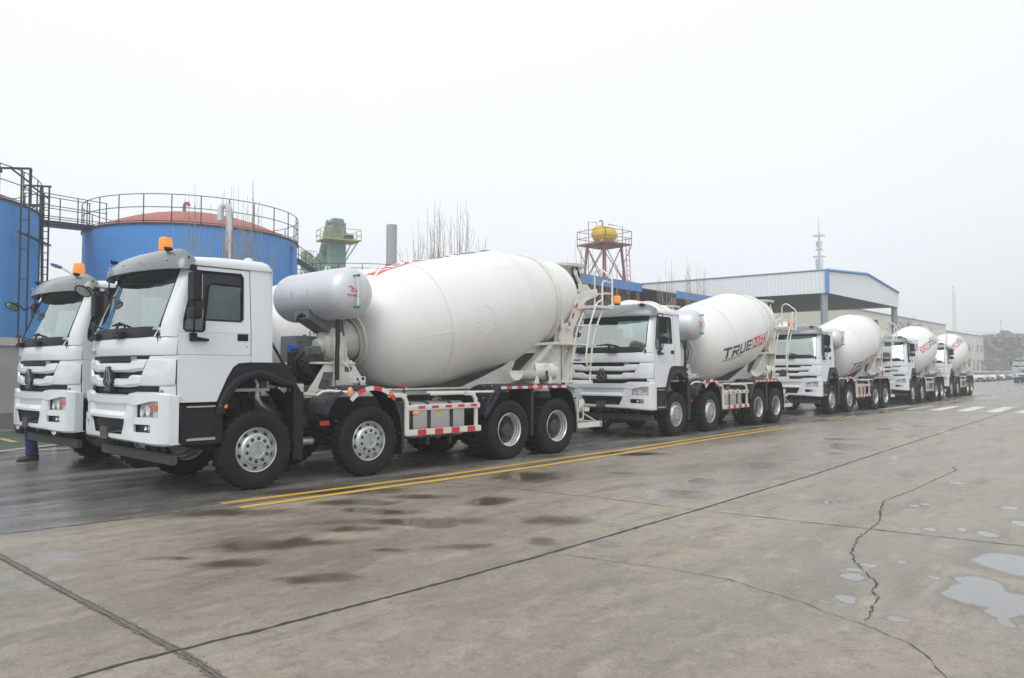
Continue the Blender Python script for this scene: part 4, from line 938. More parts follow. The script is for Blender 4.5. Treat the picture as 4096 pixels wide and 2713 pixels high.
    def tail(s):
        b = MB(); y0, y1 = sorted((s * .72, s * 1.15)); b.box(7.10, 7.14, y0, y1, .60, 1.04); b.prism([(7.12, 1.03), (7.32, 1.03), (7.32, .96), (7.22, .87), (7.12, .87)], s * 1.13, s * 1.15); b.tube([(7.31, s * 1.13, 1.0), (7.31, s * 1.13, .65), (7.28, s * 1.13, .62), (7.14, s * 1.13, .62)], .012, 6)
        t = b.build('tail_lamp', 'cream', root); b = MB(); b.box(7.14, 7.19, s * .93 - .17, s * .93 + .17, .72, .86); b.build('lamp_housing', 'plastic', t, bevel=.006)
        b = MB(); b.box(7.19, 7.20, s * .93 - .16, s * .93 + .04, .73, .85); b.build('red_lens', 'red', t); b = MB(); b.box(7.19, 7.201, s * .93 + .05, s * .93 + .16, .73, .85); b.build('orange_lens', 'orange', t)
    mir(tail)

def make_truck():
    root = empty('mixer_truck')
    make_cab(root); make_lower(root); make_upper(root); make_drum(root)
    return root
TYRE = make_wheel_tyre().build('tyre', 'tyre', None, smooth=28)
truck0 = make_truck()
bpy.data.objects.remove(TYRE)

TH1 = .7557
def place(o, x, y, th, spin, label, group, z=0.0):
    o.location = (x, y, z); o.rotation_euler = (0, 0, PI / 2 - th)
    for d in kids(o, 'drum'): d.rotation_euler = (R_(spin - 103), -DA, 0)
    tag(o, label, 'mixer truck', group)
FRONT = 'mixer trucks in the front row'; BACK = 'mixer trucks in the second row'
row = [(-4.372, 11.588, .7557, 185, 'white concrete mixer truck nearest the camera, red lettering on top of its drum'),
       (3.157, 20.269, .702, 103, 'mixer truck right behind the nearest one, its large lettering fully legible low on the drum'),
       (10.908, 29.742, .728, 122, 'third white mixer truck in the front row, dark lettering half under its drum'),
       (18.293, 38.345, .690, 250, 'fourth mixer truck, upside-down red and dark lettering across the middle of its drum'),
       (25.238, 47.447, .691, 228, 'farthest mixer truck in the front row, small upside-down red lettering near the drum top')]
TR = []
for i, (x, y, th, sp, lb) in enumerate(row):
    o = truck0 if i == 0 else copy_tree(truck0)
    place(o, x, y, th, sp, lb, FRONT); TR.append(o)
brow = [(0, -6.97, 14.06, .733, 60, 'white mixer truck at the left edge, orange beacon in front of the blue tanks'),
        (1, None, None, .715, 30, 'white mixer truck of the second row seen through the gap under the nearest drum'),
        (2, None, None, .70, 300, 'second-row mixer truck whose roof shows between the second and third drums')]
for k, x, y, th, sp, lb in brow:
    if x is None:
        bx, by = row[k][0], row[k][1]; n = (math.cos(.70), -math.sin(.70)); x, y = bx - n[0] * 3.59, by - n[1] * 3.59
    o = copy_tree(truck0); place(o, x, y, th, sp, lb, BACK, -.03 if k == 0 else 0)
# ================================================================== THE SETTING
def struct(name, b, m, **k): return tag(b.build(name, m, **k), kind='structure')
# ---- ground: wet concrete, one sheet out to the horizon
ROWD = Vector((math.sin(.69), math.cos(.69), 0))
YA = [(886, 2016), (1225, 1973), (1800, 1899), (2180, 1843), (2484, 1802), (2813, 1751), (3124, 1706)]
YB_ = [(958, 2033), (1180, 2001), (1459, 1962), (1800, 1916), (2142, 1868.5), (2541, 1807), (2877, 1752), (3178, 1707)]
LP = [G(0, 2138), G(346, 2097), G(735, 2047), G(1180, 1987), G(1800, 1907.5), G(2484, 1805), G(3150, 1706.5), G(3603, 1640), G(3824, 1601), G(4096, 1560)]
def ground_material():
    m = bpy.data.materials.new('wet_concrete'); m.use_nodes = True; nt = m.node_tree; N = nt.nodes; L = nt.links; b = N['Principled BSDF']
    tc = N.new('ShaderNodeTexCoord'); P0 = tc.outputs['Object']
    def noise(sc_, det=6, rough=.55, vec=None, scale=None, rot=0.0):
        n = N.new('ShaderNodeTexNoise'); n.inputs['Scale'].default_value = sc_; n.inputs['Detail'].default_value = det; n.inputs['Roughness'].default_value = rough
        v = vec or P0
        if scale:
            mp = N.new('ShaderNodeMapping'); mp.vector_type = 'TEXTURE'; mp.inputs['Scale'].default_value = scale; mp.inputs['Rotation'].default_value = (0, 0, rot); L.new(v, mp.inputs['Vector']); v = mp.outputs[0]
        L.new(v, n.inputs['Vector']); return n.outputs['Fac']
    def mrange(v, a, c, d=0., e=1., smooth=False):
        r = N.new('ShaderNodeMapRange'); r.inputs['From Min'].default_value = a; r.inputs['From Max'].default_value = c; r.inputs['To Min'].default_value = d; r.inputs['To Max'].default_value = e
        if smooth: r.interpolation_type = 'SMOOTHSTEP'
        L.new(v, r.inputs['Value']); return r.outputs[0]
    def mth(op, a, c):
        n = N.new('ShaderNodeMath'); n.operation = op
        for i, q in enumerate((a, c)):
            if hasattr(q, 'links'): L.new(q, n.inputs[i])
            else: n.inputs[i].default_value = q
        return n.outputs[0]
    def mix(f, a, c):
        n = N.new('ShaderNodeMixRGB')
        for i, q in enumerate((f, a, c)):
            if hasattr(q, 'links'): L.new(q, n.inputs[i])
            elif i == 0: n.inputs[0].default_value = q
            else: n.inputs[i].default_value = (*q, 1)
        return n.outputs[0]
    # warped coordinates for the edges of pools
    nz = N.new('ShaderNodeTexNoise'); nz.inputs['Scale'].default_value = 1.1; nz.inputs['Detail'].default_value = 10; L.new(P0, nz.inputs['Vector'])
    sb = N.new('ShaderNodeVectorMath'); sb.operation = 'SUBTRACT'; L.new(nz.outputs['Color'], sb.inputs[0]); sb.inputs[1].default_value = (.5, .5, .5)
    sl = N.new('ShaderNodeVectorMath'); sl.operation = 'SCALE'; L.new(sb.outputs[0], sl.inputs[0]); sl.inputs['Scale'].default_value = .55
    ad = N.new('ShaderNodeVectorMath'); ad.operation = 'ADD'; L.new(P0, ad.inputs[0]); L.new(sl.outputs[0], ad.inputs[1]); W = ad.outputs[0]
    def blobs(lst):
        cur = None
        for cx, cy, hw, hh in lst:
            c = G(cx, cy); u = (G(cx + hw, cy) - G(cx - hw, cy)).length / 2; v = (G(cx, cy - hh) - G(cx, cy + hh)).length / 2
            mp = N.new('ShaderNodeMapping'); mp.vector_type = 'TEXTURE'; mp.inputs['Location'].default_value = (c.x, c.y, 0); mp.inputs['Scale'].default_value = (u, v, 1)
            d = G(cx, cy - 1) - G(cx, cy); mp.inputs['Rotation'].default_value = (0, 0, math.atan2(-d.x, d.y) * .6)
            L.new(W, mp.inputs['Vector']); ln = N.new('ShaderNodeVectorMath'); ln.operation = 'LENGTH'; L.new(mp.outputs[0], ln.inputs[0])
            cur = ln.outputs['Value'] if cur is None else mth('MINIMUM', cur, ln.outputs['Value'])
        return cur
    SM = .78
    POOL = [(4110, 2270, 170, 48), (3922, 2351, 66, 34), (3886, 2382, 84, 34), (4046, 2415, 150, 38), (3998, 2454, 64, 14), (4031, 2486, 46, 22), (3564, 2473, 52, 11), (3751, 2315, 38, 9), (3411, 2390, 46, 20), (3411, 2302, 38, 19), (3404, 2273, 40, 8), (3470, 2254, 36, 9), (3979, 2144, 48, 13), (3728, 2120, 28, 6), (3876, 2126, 22, 6), (4036, 2032, 42, 6), (3673, 2027, 23, 5), (3715, 2019, 20, 4), (3315, 2011, 48, 8), (3632, 2245, 22, 8), (4078, 2092, 34, 15), (3845, 1932, 30, 4), (3590, 1910, 24, 4), (2430, 2178, 58, 12)]
    THIN = [(3415, 1790, 130, 20), (3040, 1862, 110, 20), (3345, 1757, 170, 7), (2705, 1978, 190, 22), (2830, 1924, 84, 16), (3553, 1829, 46, 9), (3233, 1885, 32, 9), (3000, 1930, 60, 11), (3198, 1838, 70, 6), (3648, 1704, 110, 4), (3562, 1717, 80, 4), (3795, 1730, 42, 4), (3709, 1769, 36, 5), (3899, 1702, 28, 3), (2500, 2105, 170, 14), (3330, 1815, 110, 6), (3160, 1890, 70, 5), (330, 2050, 260, 16), (180, 2230, 150, 24), (120, 2330, 160, 24)]
    DAMP = [(980, 2052, 230, 16), (1400, 2010, 150, 13), (1592, 2051, 95, 12), (1419, 2043, 60, 9), (1419, 2122, 105, 13), (1765, 2103, 80, 11), (977, 2179, 130, 20), (1150, 2168, 80, 12), (925, 2255, 120, 17), (1280, 2320, 120, 15), (1834, 2187, 110, 14), (1964, 2004, 90, 13), (675, 2237, 100, 9), (2105, 1905, 130, 20), (2230, 2084, 95, 18), (2178, 2167, 56, 11), (2530, 1815, 110, 7), (2480, 1892, 55, 4), (1300, 1965, 250, 14), (1700, 1985, 130, 9), (1560, 2200, 60, 6), (1150, 2180, 260, 14), (1650, 2090, 300, 14)]
    pd = blobs([p if p[2] > 60 else (p[0], p[1], p[2] * SM, p[3] * SM) for p in POOL]); td = blobs(THIN); dd = blobs(DAMP)
    ang = math.atan2(ROWD.y, ROWD.x)
    fine = noise(9, 8, .7)
    pool = mrange(pd, 1.10, .90, smooth=True); halo = mrange(pd, 1.7, .95, smooth=True)
    thin = mrange(mth('ADD', td, mth('MULTIPLY', noise(1.6, 7, .62, None, (1.8, .7, 1), ang), 1.6)), 1.75, 1.45, smooth=True)
    damp = mth('MULTIPLY', mrange(mth('ADD', dd, mth('MULTIPLY', noise(1.1, 9, .62, None, (2.4, .6, 1), ang), 2.2)), 2.75, 1.45, smooth=True), 1.0)
    # lane side (wetter, darker asphalt under the trucks)
    a, c = LP[3], LP[5]; d = (c - a).normalized(); nrm = Vector((-d.y, d.x, 0))
    dt = N.new('ShaderNodeVectorMath'); dt.operation = 'DOT_PRODUCT'; L.new(P0, dt.inputs[0]); dt.inputs[1].default_value = nrm
    side = mth('SUBTRACT', dt.outputs['Value'], a.dot(nrm))
    lane = mrange(mth('ADD', side, mth('MULTIPLY', mth('SUBTRACT', noise(.8, 6), .5), 2.2)), -.35, .55, smooth=True)
    ang = math.atan2(ROWD.y, ROWD.x)
    stre = noise(.55, 6, .55, None, (3.2, .8, 1), ang); big = noise(.22, 4)
    grit = noise(55, 5, .6)
    col = mix(mrange(stre, .40, .60), (.190, .160, .124), (.312, .274, .224))
    col = mix(mrange(big, .42, .60, 0, .6), col, (.205, .178, .145))
    col = mix(mrange(noise(1.3, 10, .66, None, (2.4, .6, 1), ang), .50, .62, 0, .75), col, (.132, .114, .090))
    col = mix(mrange(noise(3.2, 10, .7, None, (1.6, .8, 1), ang), .52, .66, 0, .65), col, (.36, .312, .25))
    col = mix(mrange(noise(6, 12, .78), .51, .60, 0, .6), col, (.115, .10, .082))
    col = mix(mrange(noise(18, 10, .8), .50, .64, 0, .42), col, (.37, .32, .26))
    col = mix(mrange(grit, .49, .60, 0, .38), col, (.105, .088, .070))
    sp = N.new('ShaderNodeTexVoronoi'); sp.inputs['Scale'].default_value = 5; L.new(W, sp.inputs['Vector'])
    col = mix(mrange(sp.outputs['Distance'], .050, .028, 0, .75), col, (.045, .038, .034))
    sp2 = N.new('ShaderNodeTexVoronoi'); sp2.inputs['Scale'].default_value = 16; L.new(P0, sp2.inputs['Vector'])
    col = mix(mrange(sp2.outputs['Distance'], .14, .07, 0, .6), col, (.40, .37, .32))
    scr = noise(26, 3, .5, None, (.08, 6, 1), ang + .9)
    col = mix(mrange(scr, .60, .72, 0, .22), col, (.36, .34, .30))
    lcol = mix(mrange(noise(.9, 10, .66, None, (2.6, .6, 1), ang), .42, .60), (.112, .107, .100), (.245, .235, .216))
    lcol = mix(mrange(noise(1.9, 10, .7, None, (2.2, .6, 1), ang), .54, .64, 0, .7), lcol, (.255, .255, .245))
    lcol = mix(mrange(noise(14, 10, .75), .52, .64, 0, .4), lcol, (.05, .048, .045))
    col = mix(lane, col, lcol)
    col = mix(mth('MULTIPLY', halo, .6), col, (.105, .095, .08))
    col = mix(mth('MULTIPLY', damp, .85), col, (.075, .056, .034))
    col = mix(mth('MULTIPLY', thin, .35), col, (.26, .27, .28))
    col = mix(mth('MULTIPLY', pool, .85), col, (.20, .205, .21))
    stn = mrange(mth('ADD', blobs([(2735, 2194, 78, 15), (2690, 2200, 60, 9)]), mth('MULTIPLY', noise(9, 10, .8), 2.6)), 2.2, 1.3, smooth=True)
    col = mix(mth('MULTIPLY', stn, .65), col, (.42, .29, .11))
    L.new(col, b.inputs['Base Color'])
    rg = mrange(stre, .35, .65, .30, .50); lr = mrange(noise(.6, 6, .6, None, (2.5, .7, 1), ang), .42, .62, .14, .42)
    def lrp(f, x, y):
        q = N.new('ShaderNodeMix'); q.data_type = 'FLOAT'
        for i, s_ in ((0, f), (2, x), (3, y)):
            if hasattr(s_, 'links'): L.new(s_, q.inputs[i])
            else: q.inputs[i].default_value = s_
        return q.outputs[0]
    rg = lrp(lane, rg, lr); rg = lrp(damp, rg, .13); rg = lrp(thin, rg, .17); rg = lrp(pool, rg, .035)
    L.new(rg, b.inputs['Roughness'])
    dry = mth('SUBTRACT', 1.0, mth('MAXIMUM', pool, mth('MAXIMUM', mth('MULTIPLY', damp, .85), mth('MULTIPLY', thin, .9))))
    hgt = mth('ADD', mth('MULTIPLY', noise(30, 8, .7), .5), mth('MULTIPLY', grit, .5))
    bp = N.new('ShaderNodeBump'); bp.inputs['Distance'].default_value = .006; L.new(hgt, bp.inputs['Height']); L.new(mth('MULTIPLY', dry, .55), bp.inputs['Strength']); L.new(bp.outputs[0], b.inputs['Normal'])
    b.inputs['Specular IOR Level'].default_value = .5
    return m
b = MB(); b.add([(-420, -15, 0), (700, -15, 0), (700, 900, 0), (-420, 900, 0)], [(0, 1, 2, 3)])
struct('ground', b, ground_material(), smooth=0, fix=False)
M['joint'] = mat('joint_filler', (.050, .044, .038), .85, noise=.4, nscale=12)
M['joint2'] = mat('crumbled_joint', (.165, .145, .122), .9, noise=.5, nscale=16, bump=.6, bscale=60)
def crack(name, pts, w, jit, m='joint', dens=.10, wob=.012, z=.004):
    P = [G(*p) for p in pts]; Q = []
    for i in range(len(P) - 1):
        n = max(1, int((P[i + 1] - P[i]).length / dens)); t = (P[i + 1] - P[i]).normalized(); nn = Vector((-t.y, t.x, 0))
        for k in range(n): q = P[i].lerp(P[i + 1], k / n) + nn * random.uniform(-wob, wob); Q.append((q.x, q.y, z))
    Q.append((P[-1].x, P[-1].y, z)); b = MB(); b.ribbon(Q, w if callable(w) else (lambda i: w * random.uniform(.55, 1.3)), jit); struct(name, b, m, smooth=0, fix=False)
crack('pavement_joint', [(200, 2738), (405, 2682), (507, 2652.5), (612, 2627), (676, 2612), (709, 2604), (844.6, 2568), (1000, 2532), (1318, 2450), (1637, 2366.7), (1846, 2311.5), (2100, 2241), (2299, 2184), (2788, 2041), (3242, 1903), (3657, 1767), (4096, 1626), (4350, 1555)], .030, .35, dens=.05, wob=.004)
TJ = [(-200, 2118), (0, 2226), (127, 2295.7), (253, 2365), (359, 2420), (464.5, 2475), (570, 2532), (654.6, 2576.5), (718, 2610), (781, 2648), (865.7, 2703), (1000, 2790)]
crack('pavement_joint', TJ, .066, .15, 'joint2', dens=.03, wob=.004, z=.004)
crack('pavement_joint', [(x, y - 7) for x, y in TJ], .0045, .5, 'joint', dens=.03, wob=.005, z=.008)
crack('pavement_joint', [(x - 2, y + 8) for x, y in TJ], .005, .6, 'joint', dens=.03, wob=.005, z=.008)
crack('pavement_joint', [(1500, 1905), (2048, 1954.7), (2480, 2002), (2788, 2041), (3172.6, 2084), (3484, 2117), (4096, 2186.5), (4400, 2225)], .014, .6, wob=.006)
crack('pavement_joint', [(-300, 2172), (0, 2138), (346, 2097), (735, 2047), (1180, 1987), (1459, 1950), (1800, 1907.5), (2180, 1854), (2484, 1804.5), (2813, 1756), (3150, 1706.5)], .026, .5, wob=.01)
crack('crack', [(3812, 1868), (3825.7, 1881), (3769, 1907), (3648, 1963), (3536, 2005), (3523, 2041), (3518.6, 2084), (3484, 2117), (3432, 2153.6), (3406, 2214), (3423.4, 2253), (3505.6, 2335), (3488, 2365.6), (3510, 2383), (3488, 2443.4), (3458, 2491)], .0105, .9, dens=.03, wob=.013)
crack('crack', [(2251, 2221), (2394, 2238.4), (2688, 2279), (2913, 2318), (3060, 2365.6), (3190, 2404.5), (3345.6, 2465), (3475, 2508), (3648, 2582), (3709, 2629.4), (3778, 2707), (3810, 2760)], .0065, .8, dens=.05, wob=.008)
M['ypaint'] = mat('yellow_road_paint', (.66, .41, .07), .42, noise=.12, nscale=9, dirt=(.34, .20, .06, .55))
M['ypaint2'] = mat('worn_yellow_paint', (.42, .30, .11), .6, noise=.3, nscale=6, dirt=(.25, .23, .19, .9))
M['wpaint'] = mat('white_road_paint', (.60, .60, .60), .5, noise=.15, nscale=3, dirt=(.30, .29, .27, .7))
M['wpaint2'] = mat('worn_white_paint', (.36, .36, .36), .5, noise=.3, nscale=2)
def line(pts, w, m, name='road_marking', z=.006):
    P = [G(*p) for p in pts]; Q = []
    for i in range(len(P) - 1):
        n = max(1, int((P[i + 1] - P[i]).length / .25))
        for k in range(n): q = P[i].lerp(P[i + 1], k / n); Q.append((q.x, q.y, z))
    Q.append((P[-1].x, P[-1].y, z)); b = MB(); b.ribbon(Q, w, .05); struct(name, b, m, smooth=0, fix=False)
line(YA, .125, 'ypaint'); line(YB_, .145, 'ypaint')
line([(3300, 1678), (3374, 1664.6)], .14, 'ypaint2'); line([(3348, 1677), (3423, 1665.7)], .14, 'ypaint2')
line([(3504.6, 1646), (3552, 1640.8)], .14, 'ypaint2'); line([(3536.7, 1648), (3603, 1640)], .14, 'ypaint2')
line([(3673, 1621.8), (3824, 1601), (3957, 1579.5), (4096, 1559.8), (4300, 1530)], .16, 'ypaint2'); line([(3690, 1626), (3840, 1604.5)], .12, 'ypaint2')
def z6_(a, c): return (3200 + a / 2.643, 1500 + c / 2.643)
for k, q in enumerate([[(805, 363), (930, 368), (1200, 325), (1110, 323)], [(1075, 370), (1200, 374), (1450, 328), (1330, 325)], [(1345, 373), (1480, 380), (1710, 330), (1590, 330)], [(1645, 383), (1780, 388), (1985, 337), (1850, 333)], [(1955, 390), (2090, 397), (2275, 342), (2150, 340)], [(2270, 400), (2405, 407), (2560, 352), (2450, 349)]]):
    b = MB(); b.add([G(*z6_(*p), .006) for p in q], [(0, 1, 2, 3)]); struct('crosswalk_bar', b, 'wpaint2' if k < 2 else 'wpaint', smooth=0, fix=False)
# green grass-block parking strip, kerb and line on the far left
M['grasspave'] = mat('grass_paver', (.055, .085, .065), .9, noise=.6, nscale=6, dirt=(.16, .17, .15, .8), bump=.8, bscale=10)
M['kerb'] = mat('kerb_concrete', (.27, .255, .225), .8, noise=.2, nscale=3)
b = MB(); A0 = G(-500, 1870); A1 = G(340, 1767); A2 = A1 + (A1 - A0).normalized() * 30; bk = Vector((-.62, .78, 0)) * 5.4
b.add([A0 + Vector((0, 0, .012)), A2 + Vector((0, 0, .012)), A2 + bk + Vector((0, 0, .012)), A0 + bk + Vector((0, 0, .012))], [(0, 1, 2, 3)]); struct('parking_strip', b, 'grasspave', smooth=0, fix=False)
b = MB(); b.ribbon([(p.x, p.y, .016) for p in (A0, A1, A2)], .30); struct('kerb', b, 'kerb', smooth=0, fix=False)
line([(-300, 1835), (0, 1810), (270, 1795), (420, 1784)], .07, 'wpaint')
b = MB(); b.ribbon([(p.x, p.y, .020) for p in (G(0, 1757), G(60, 1772))], .16); struct('road_marking', b, 'ypaint2', smooth=0, fix=False)

# ---- people, wall, parked cars on the left
M['wallc'] = mat('wall_render', (.30, .30, .29), .85, noise=.1, nscale=1.5, dirt=(.18, .17, .155, .5)); M['wallcap'] = mat('wall_cap', (.40, .385, .36), .8, noise=.1, nscale=2)
M['stone'] = mat('plinth_stone', (.18, .165, .15), .9, noise=.3, nscale=4)
wd = Vector((.62, .78, 0)); wd.normalize(); w0 = at(40, 1500, 22.3); w0.z = 0
W = empty('boundary_wall', (0, 0, 0)); tag(W, 'grey rendered wall with a pale cap at the left edge under the blue tank', 'wall')
wn = Vector((-wd.y, wd.x, 0))
def wallseg(b, s0, s1, z0, z1, t0, t1):
    p = [w0 + wd * s0 + wn * t0, w0 + wd * s1 + wn * t0, w0 + wd * s1 + wn * t1, w0 + wd * s0 + wn * t1]
    b.add([(q.x, q.y, z0) for q in p] + [(q.x, q.y, z1) for q in p], [(3, 2, 1, 0), (4, 5, 6, 7), (0, 1, 5, 4), (1, 2, 6, 5), (2, 3, 7, 6), (3, 0, 4, 7)])
b = MB(); wallseg(b, -14, 60, 0, 2.32, 0, .25); b.build('wall_body', 'wallc', W, smooth=0)
b = MB(); wallseg(b, -14, 60, 2.323, 2.56, -.06, .31); b.build('wall_cap', 'wallcap', W, smooth=0)
b = MB(); wallseg(b, -14, 60, 0, .42, -.12, 0 - .003); b.build('plinth', 'stone', W, smooth=0)
b = MB(); wallseg(b, .9, 1.3, 0, 2.6, -.10, -.003); b.build('wall_post', 'wallcap', W, smooth=0)

CARP = {}
def make_car(paint):
    r = empty('parked_car'); b = MB(); n = 18
    # body lofted from cross sections along x (front at -2.2)
    S = [(-2.2, .35, .62, .66), (-2.12, .25, .74, .78), (-1.7, .22, .86, .84), (-1.1, .22, .96, .87), (-.95, .22, .98, .88), (0, .2, .99, .89), (1.0, .22, 1.0, .88), (1.6, .25, 1.02, .86), (2.1, .3, .95, .80), (2.22, .4, .80, .72)]
    rows = []
    for x, z0, z1, hw in S:
        pts = [(-.2, 0), (-.9, .02), (-1, .15), (-1.0, .55), (-.97, .85), (-.90, 1), (-.2, 1.02), (.2, 1.02), (.90, 1), (.97, .85), (1.0, .55), (1, .15), (.9, .02), (.2, 0)]
        rows.append([(x, u * hw, lerp(z0, z1, v)) for u, v in pts])
    b.grid(rows, close=True); b.f.append(tuple(reversed(range(14)))); b.f.append(tuple(range(126, 140)))
    body = b.build('body', paint, r, smooth=50)
    b = MB(); rows = []
    for x, z, hw in ((-1.15, .95, .80), (-.55, 1.36, .62), (-.3, 1.43, .60), (.5, 1.45, .60), (1.1, 1.38, .60), (1.75, 1.03, .74)):
        rows.append([(x, u * lerp(.84, hw, 1 if abs(u) < 1.01 and v else 0), lerp(.94, z, v)) for u, v in ((-1, 0), (-1, .85), (-.85, 1), (0, 1.02), (.85, 1), (1, .85), (1, 0))])
    b.grid(rows); b.build('cabin_glass', CARG, body, smooth=40)
    b = MB(); b.grid([[(x, y, z + .012 + (.012 if abs(y) < .3 else 0)) for y in (-.56, -.3, 0, .3, .56)] for x, z in ((-.48, 1.38), (-.3, 1.432), (.5, 1.455), (1.05, 1.40), (1.2, 1.335))]); b.build('roof', paint, body, smooth=60)
    for s in (-1, 1):
        for x in (-1.35, 1.32):
            b = MB(); b.lathe([(s * .80, .2), (s * .86, .215), (s * .86, .30), (s * .84, .325), (s * .68, .325), (s * .64, .2)], 28); w = b.build('wheel', 'tyre', r, loc=(x, 0, .325), smooth=40)
            b = MB()
            b.lathe([(s * .857, .212), (s * .84, .19), (s * .80, .185)], 24)
            for i in range(5):
                a = 2 * PI * i / 5; b.tube([(0, s * .845, 0), (.19 * math.cos(a), s * .845, .19 * math.sin(a))], .026, 6)
            b.ball((0, s * .84, 0), .05, 6); b.build('rim', 'rim', w)
        b = MB(); b.obox((-2.08, s * .58, .66), (.14, .3, .12), rz=-s * .35); b.build('headlight', 'lens2', r, bevel=.02)
        b = MB(); b.obox((2.14, s * .60, .80), (.12, .26, .13), rz=s * .3); b.build('tail_light', 'red', r, bevel=.02)
        b = MB(); b.obox((-.85, s * .96, .98), (.12, .18, .12)); b.build('door_mirror', paint, r, bevel=.03)
    b = MB(); b.box(-2.215, -2.14, -.4, .4, .36, .60); b.build('grille', 'grille', r, bevel=.01)
    return r
CARG = mat('car_window', (.03, .04, .045), .06, coat=.5); M['lens2'] = mat('car_lamp', (.6, .62, .64), .15, metal=.3)
PAINTS = {k: mat('car_paint_' + k, c, .22, coat=.8) for k, c in {'white': (.70, .71, .72), 'silver': (.42, .43, .45), 'maroon': (.16, .05, .05), 'dark': (.035, .04, .05), 'pearl': (.60, .60, .58)}.items()}
CARS = {}
def car(kind, loc, rz, label, group):
    if kind in CARS: o = copy_tree(CARS[kind])
    else: o = make_car(PAINTS[kind]); CARS[kind] = o
    o.location = (loc.x, loc.y, 0.0); o.rotation_euler = (0, 0, rz); tag(o, label, 'car', group); return o
hz = math.atan2(.78, .62)
car('silver', Vector((-11.06, 19.8, 0)), -.736, 'silver car by the grey wall, its alloy wheels showing under the left truck\'s bumper', None)

# the person standing behind the left truck's bumper
def skin_obj(name, joints, edges, m, parent, sub=2):
    me = bpy.data.meshes.new(name); me.from_pydata([j[0] for j in joints], edges, []); me.update()
    o = bpy.data.objects.new(name, me); COL.objects.link(o); o.parent = parent
    md = o.modifiers.new('s', 'SKIN'); sv = me.skin_vertices[0].data
    for i, j in enumerate(joints): r = j[1]; sv[i].radius = r if isinstance(r, tuple) else (r, r); sv[i].use_root = (i == 0)
    md.use_smooth_shade = True; s2 = o.modifiers.new('u', 'SUBSURF'); s2.levels = sub; s2.render_levels = sub
    me.materials.append(M[m]); return o
M['skin'] = mat('skin_tone', (.45, .26, .18), .5); M['navy'] = mat('navy_workwear', (.018, .035, .13), .85, noise=.2, nscale=14, bump=.4, bscale=30); M['shoe'] = mat('black_shoe', (.012, .012, .013), .5); M['hair'] = mat('black_hair', (.01, .009, .009), .6)
fp = G(122, 1843); per = empty('person', (fp.x, fp.y, 0), .52); tag(per, 'person in navy work trousers and black shoes standing behind the left truck\'s bumper', 'person')
J = [((0, 0, .90), .13), ((0, 0, 1.12), .135), ((0, 0, 1.34), (.15, .11)), ((0, 0, 1.46), .06), ((-.02, 0, 1.54), .075), ((-.02, 0, 1.62), .085), ((-.01, 0, 1.69), .055),
     ((0, -.17, 1.38), .055), ((.02, -.22, 1.12), .042), ((-.10, -.20, .92), .034), ((-.14, -.19, .86), .03), ((0, .17, 1.38), .055), ((.02, .22, 1.12), .042), ((-.10, .20, .92), .034), ((-.14, .19, .86), .03),
     ((0, -.09, .82), .085), ((-.02, -.10, .48), .055), ((.02, -.10, .10), .04), ((0, .09, .82), .085), ((-.03, .12, .48), .055), ((.10, .12, .10), .04),
     ((-.18, -.20, .82), .011), ((-.20, -.19, .78), .009), ((-.17, -.18, .81), .011), ((-.185, -.17, .77), .009), ((-.16, -.16, .81), .010), ((-.13, -.16, .84), .012), ((-.15, -.13, .80), .01), ((-.10, 0, 1.60), .018)]
Ed = [(0, 1), (1, 2), (2, 3), (3, 4), (4, 5), (5, 6), (2, 7), (7, 8), (8, 9), (9, 10), (2, 11), (11, 12), (12, 13), (13, 14), (0, 15), (15, 16), (16, 17), (0, 18), (18, 19), (19, 20), (10, 21), (21, 22), (10, 23), (23, 24), (10, 25), (10, 26), (26, 27), (5, 28)]
skin_obj('body', J, Ed, 'skin', per)
skin_obj('trousers', [((0, 0, .98), .15), ((0, 0, .86), .16), ((0, -.09, .78), .12), ((-.015, -.10, .50), (.095, .085)), ((.01, -.10, .28), (.10, .085)), ((.025, -.10, .075), (.115, .085)), ((0, .09, .78), .12), ((-.02, .12, .50), (.095, .085)), ((.01, .10, .28), (.10, .085)), ((.03, .10, .075), (.115, .085))], [(0, 1), (1, 2), (2, 3), (3, 4), (4, 5), (1, 6), (6, 7), (7, 8), (8, 9)], 'navy', per)
skin_obj('jacket', [((0, 0, .95), .165), ((0, 0, 1.15), .16), ((0, 0, 1.36), (.17, .13)), ((0, 0, 1.45), .08), ((0, -.18, 1.38), .075), ((.02, -.235, 1.12), .06), ((-.08, -.205, .95), .05), ((0, .18, 1.38), .075), ((.02, .235, 1.12), .06), ((-.08, .205, .95), .05)], [(0, 1), (1, 2), (2, 3), (2, 4), (4, 5), (5, 6), (2, 7), (7, 8), (8, 9)], 'navy', per)
skin_obj('hair', [((.02, 0, 1.62), .09), ((0, 0, 1.69), .075), ((.05, 0, 1.56), .05)], [(0, 1), (0, 2)], 'hair', per)
for y, x0 in ((-.10, .02), (.10, .03)):
    b = MB(); rows = []
    for x, h, w in ((-.25, .03, .025), (-.235, .055, .04), (-.19, .07, .05), (-.12, .085, .052), (-.05, .115, .048), (.0, .14, .045), (.05, .145, .043), (.075, .10, .04), (.08, .03, .036)):
        rows.append([(x0 + x + .02, y + w * u, .002 + h * v) for u, v in ((-.9, 0), (-1, .25), (-.85, .7), (-.4, 1), (.4, 1), (.85, .7), (1, .25), (.9, 0))])
    b.grid(rows, close=True); b.f.append(tuple(range(8))); b.f.append(tuple(range(64, 72))); b.build('shoe', 'shoe', per, smooth=50)

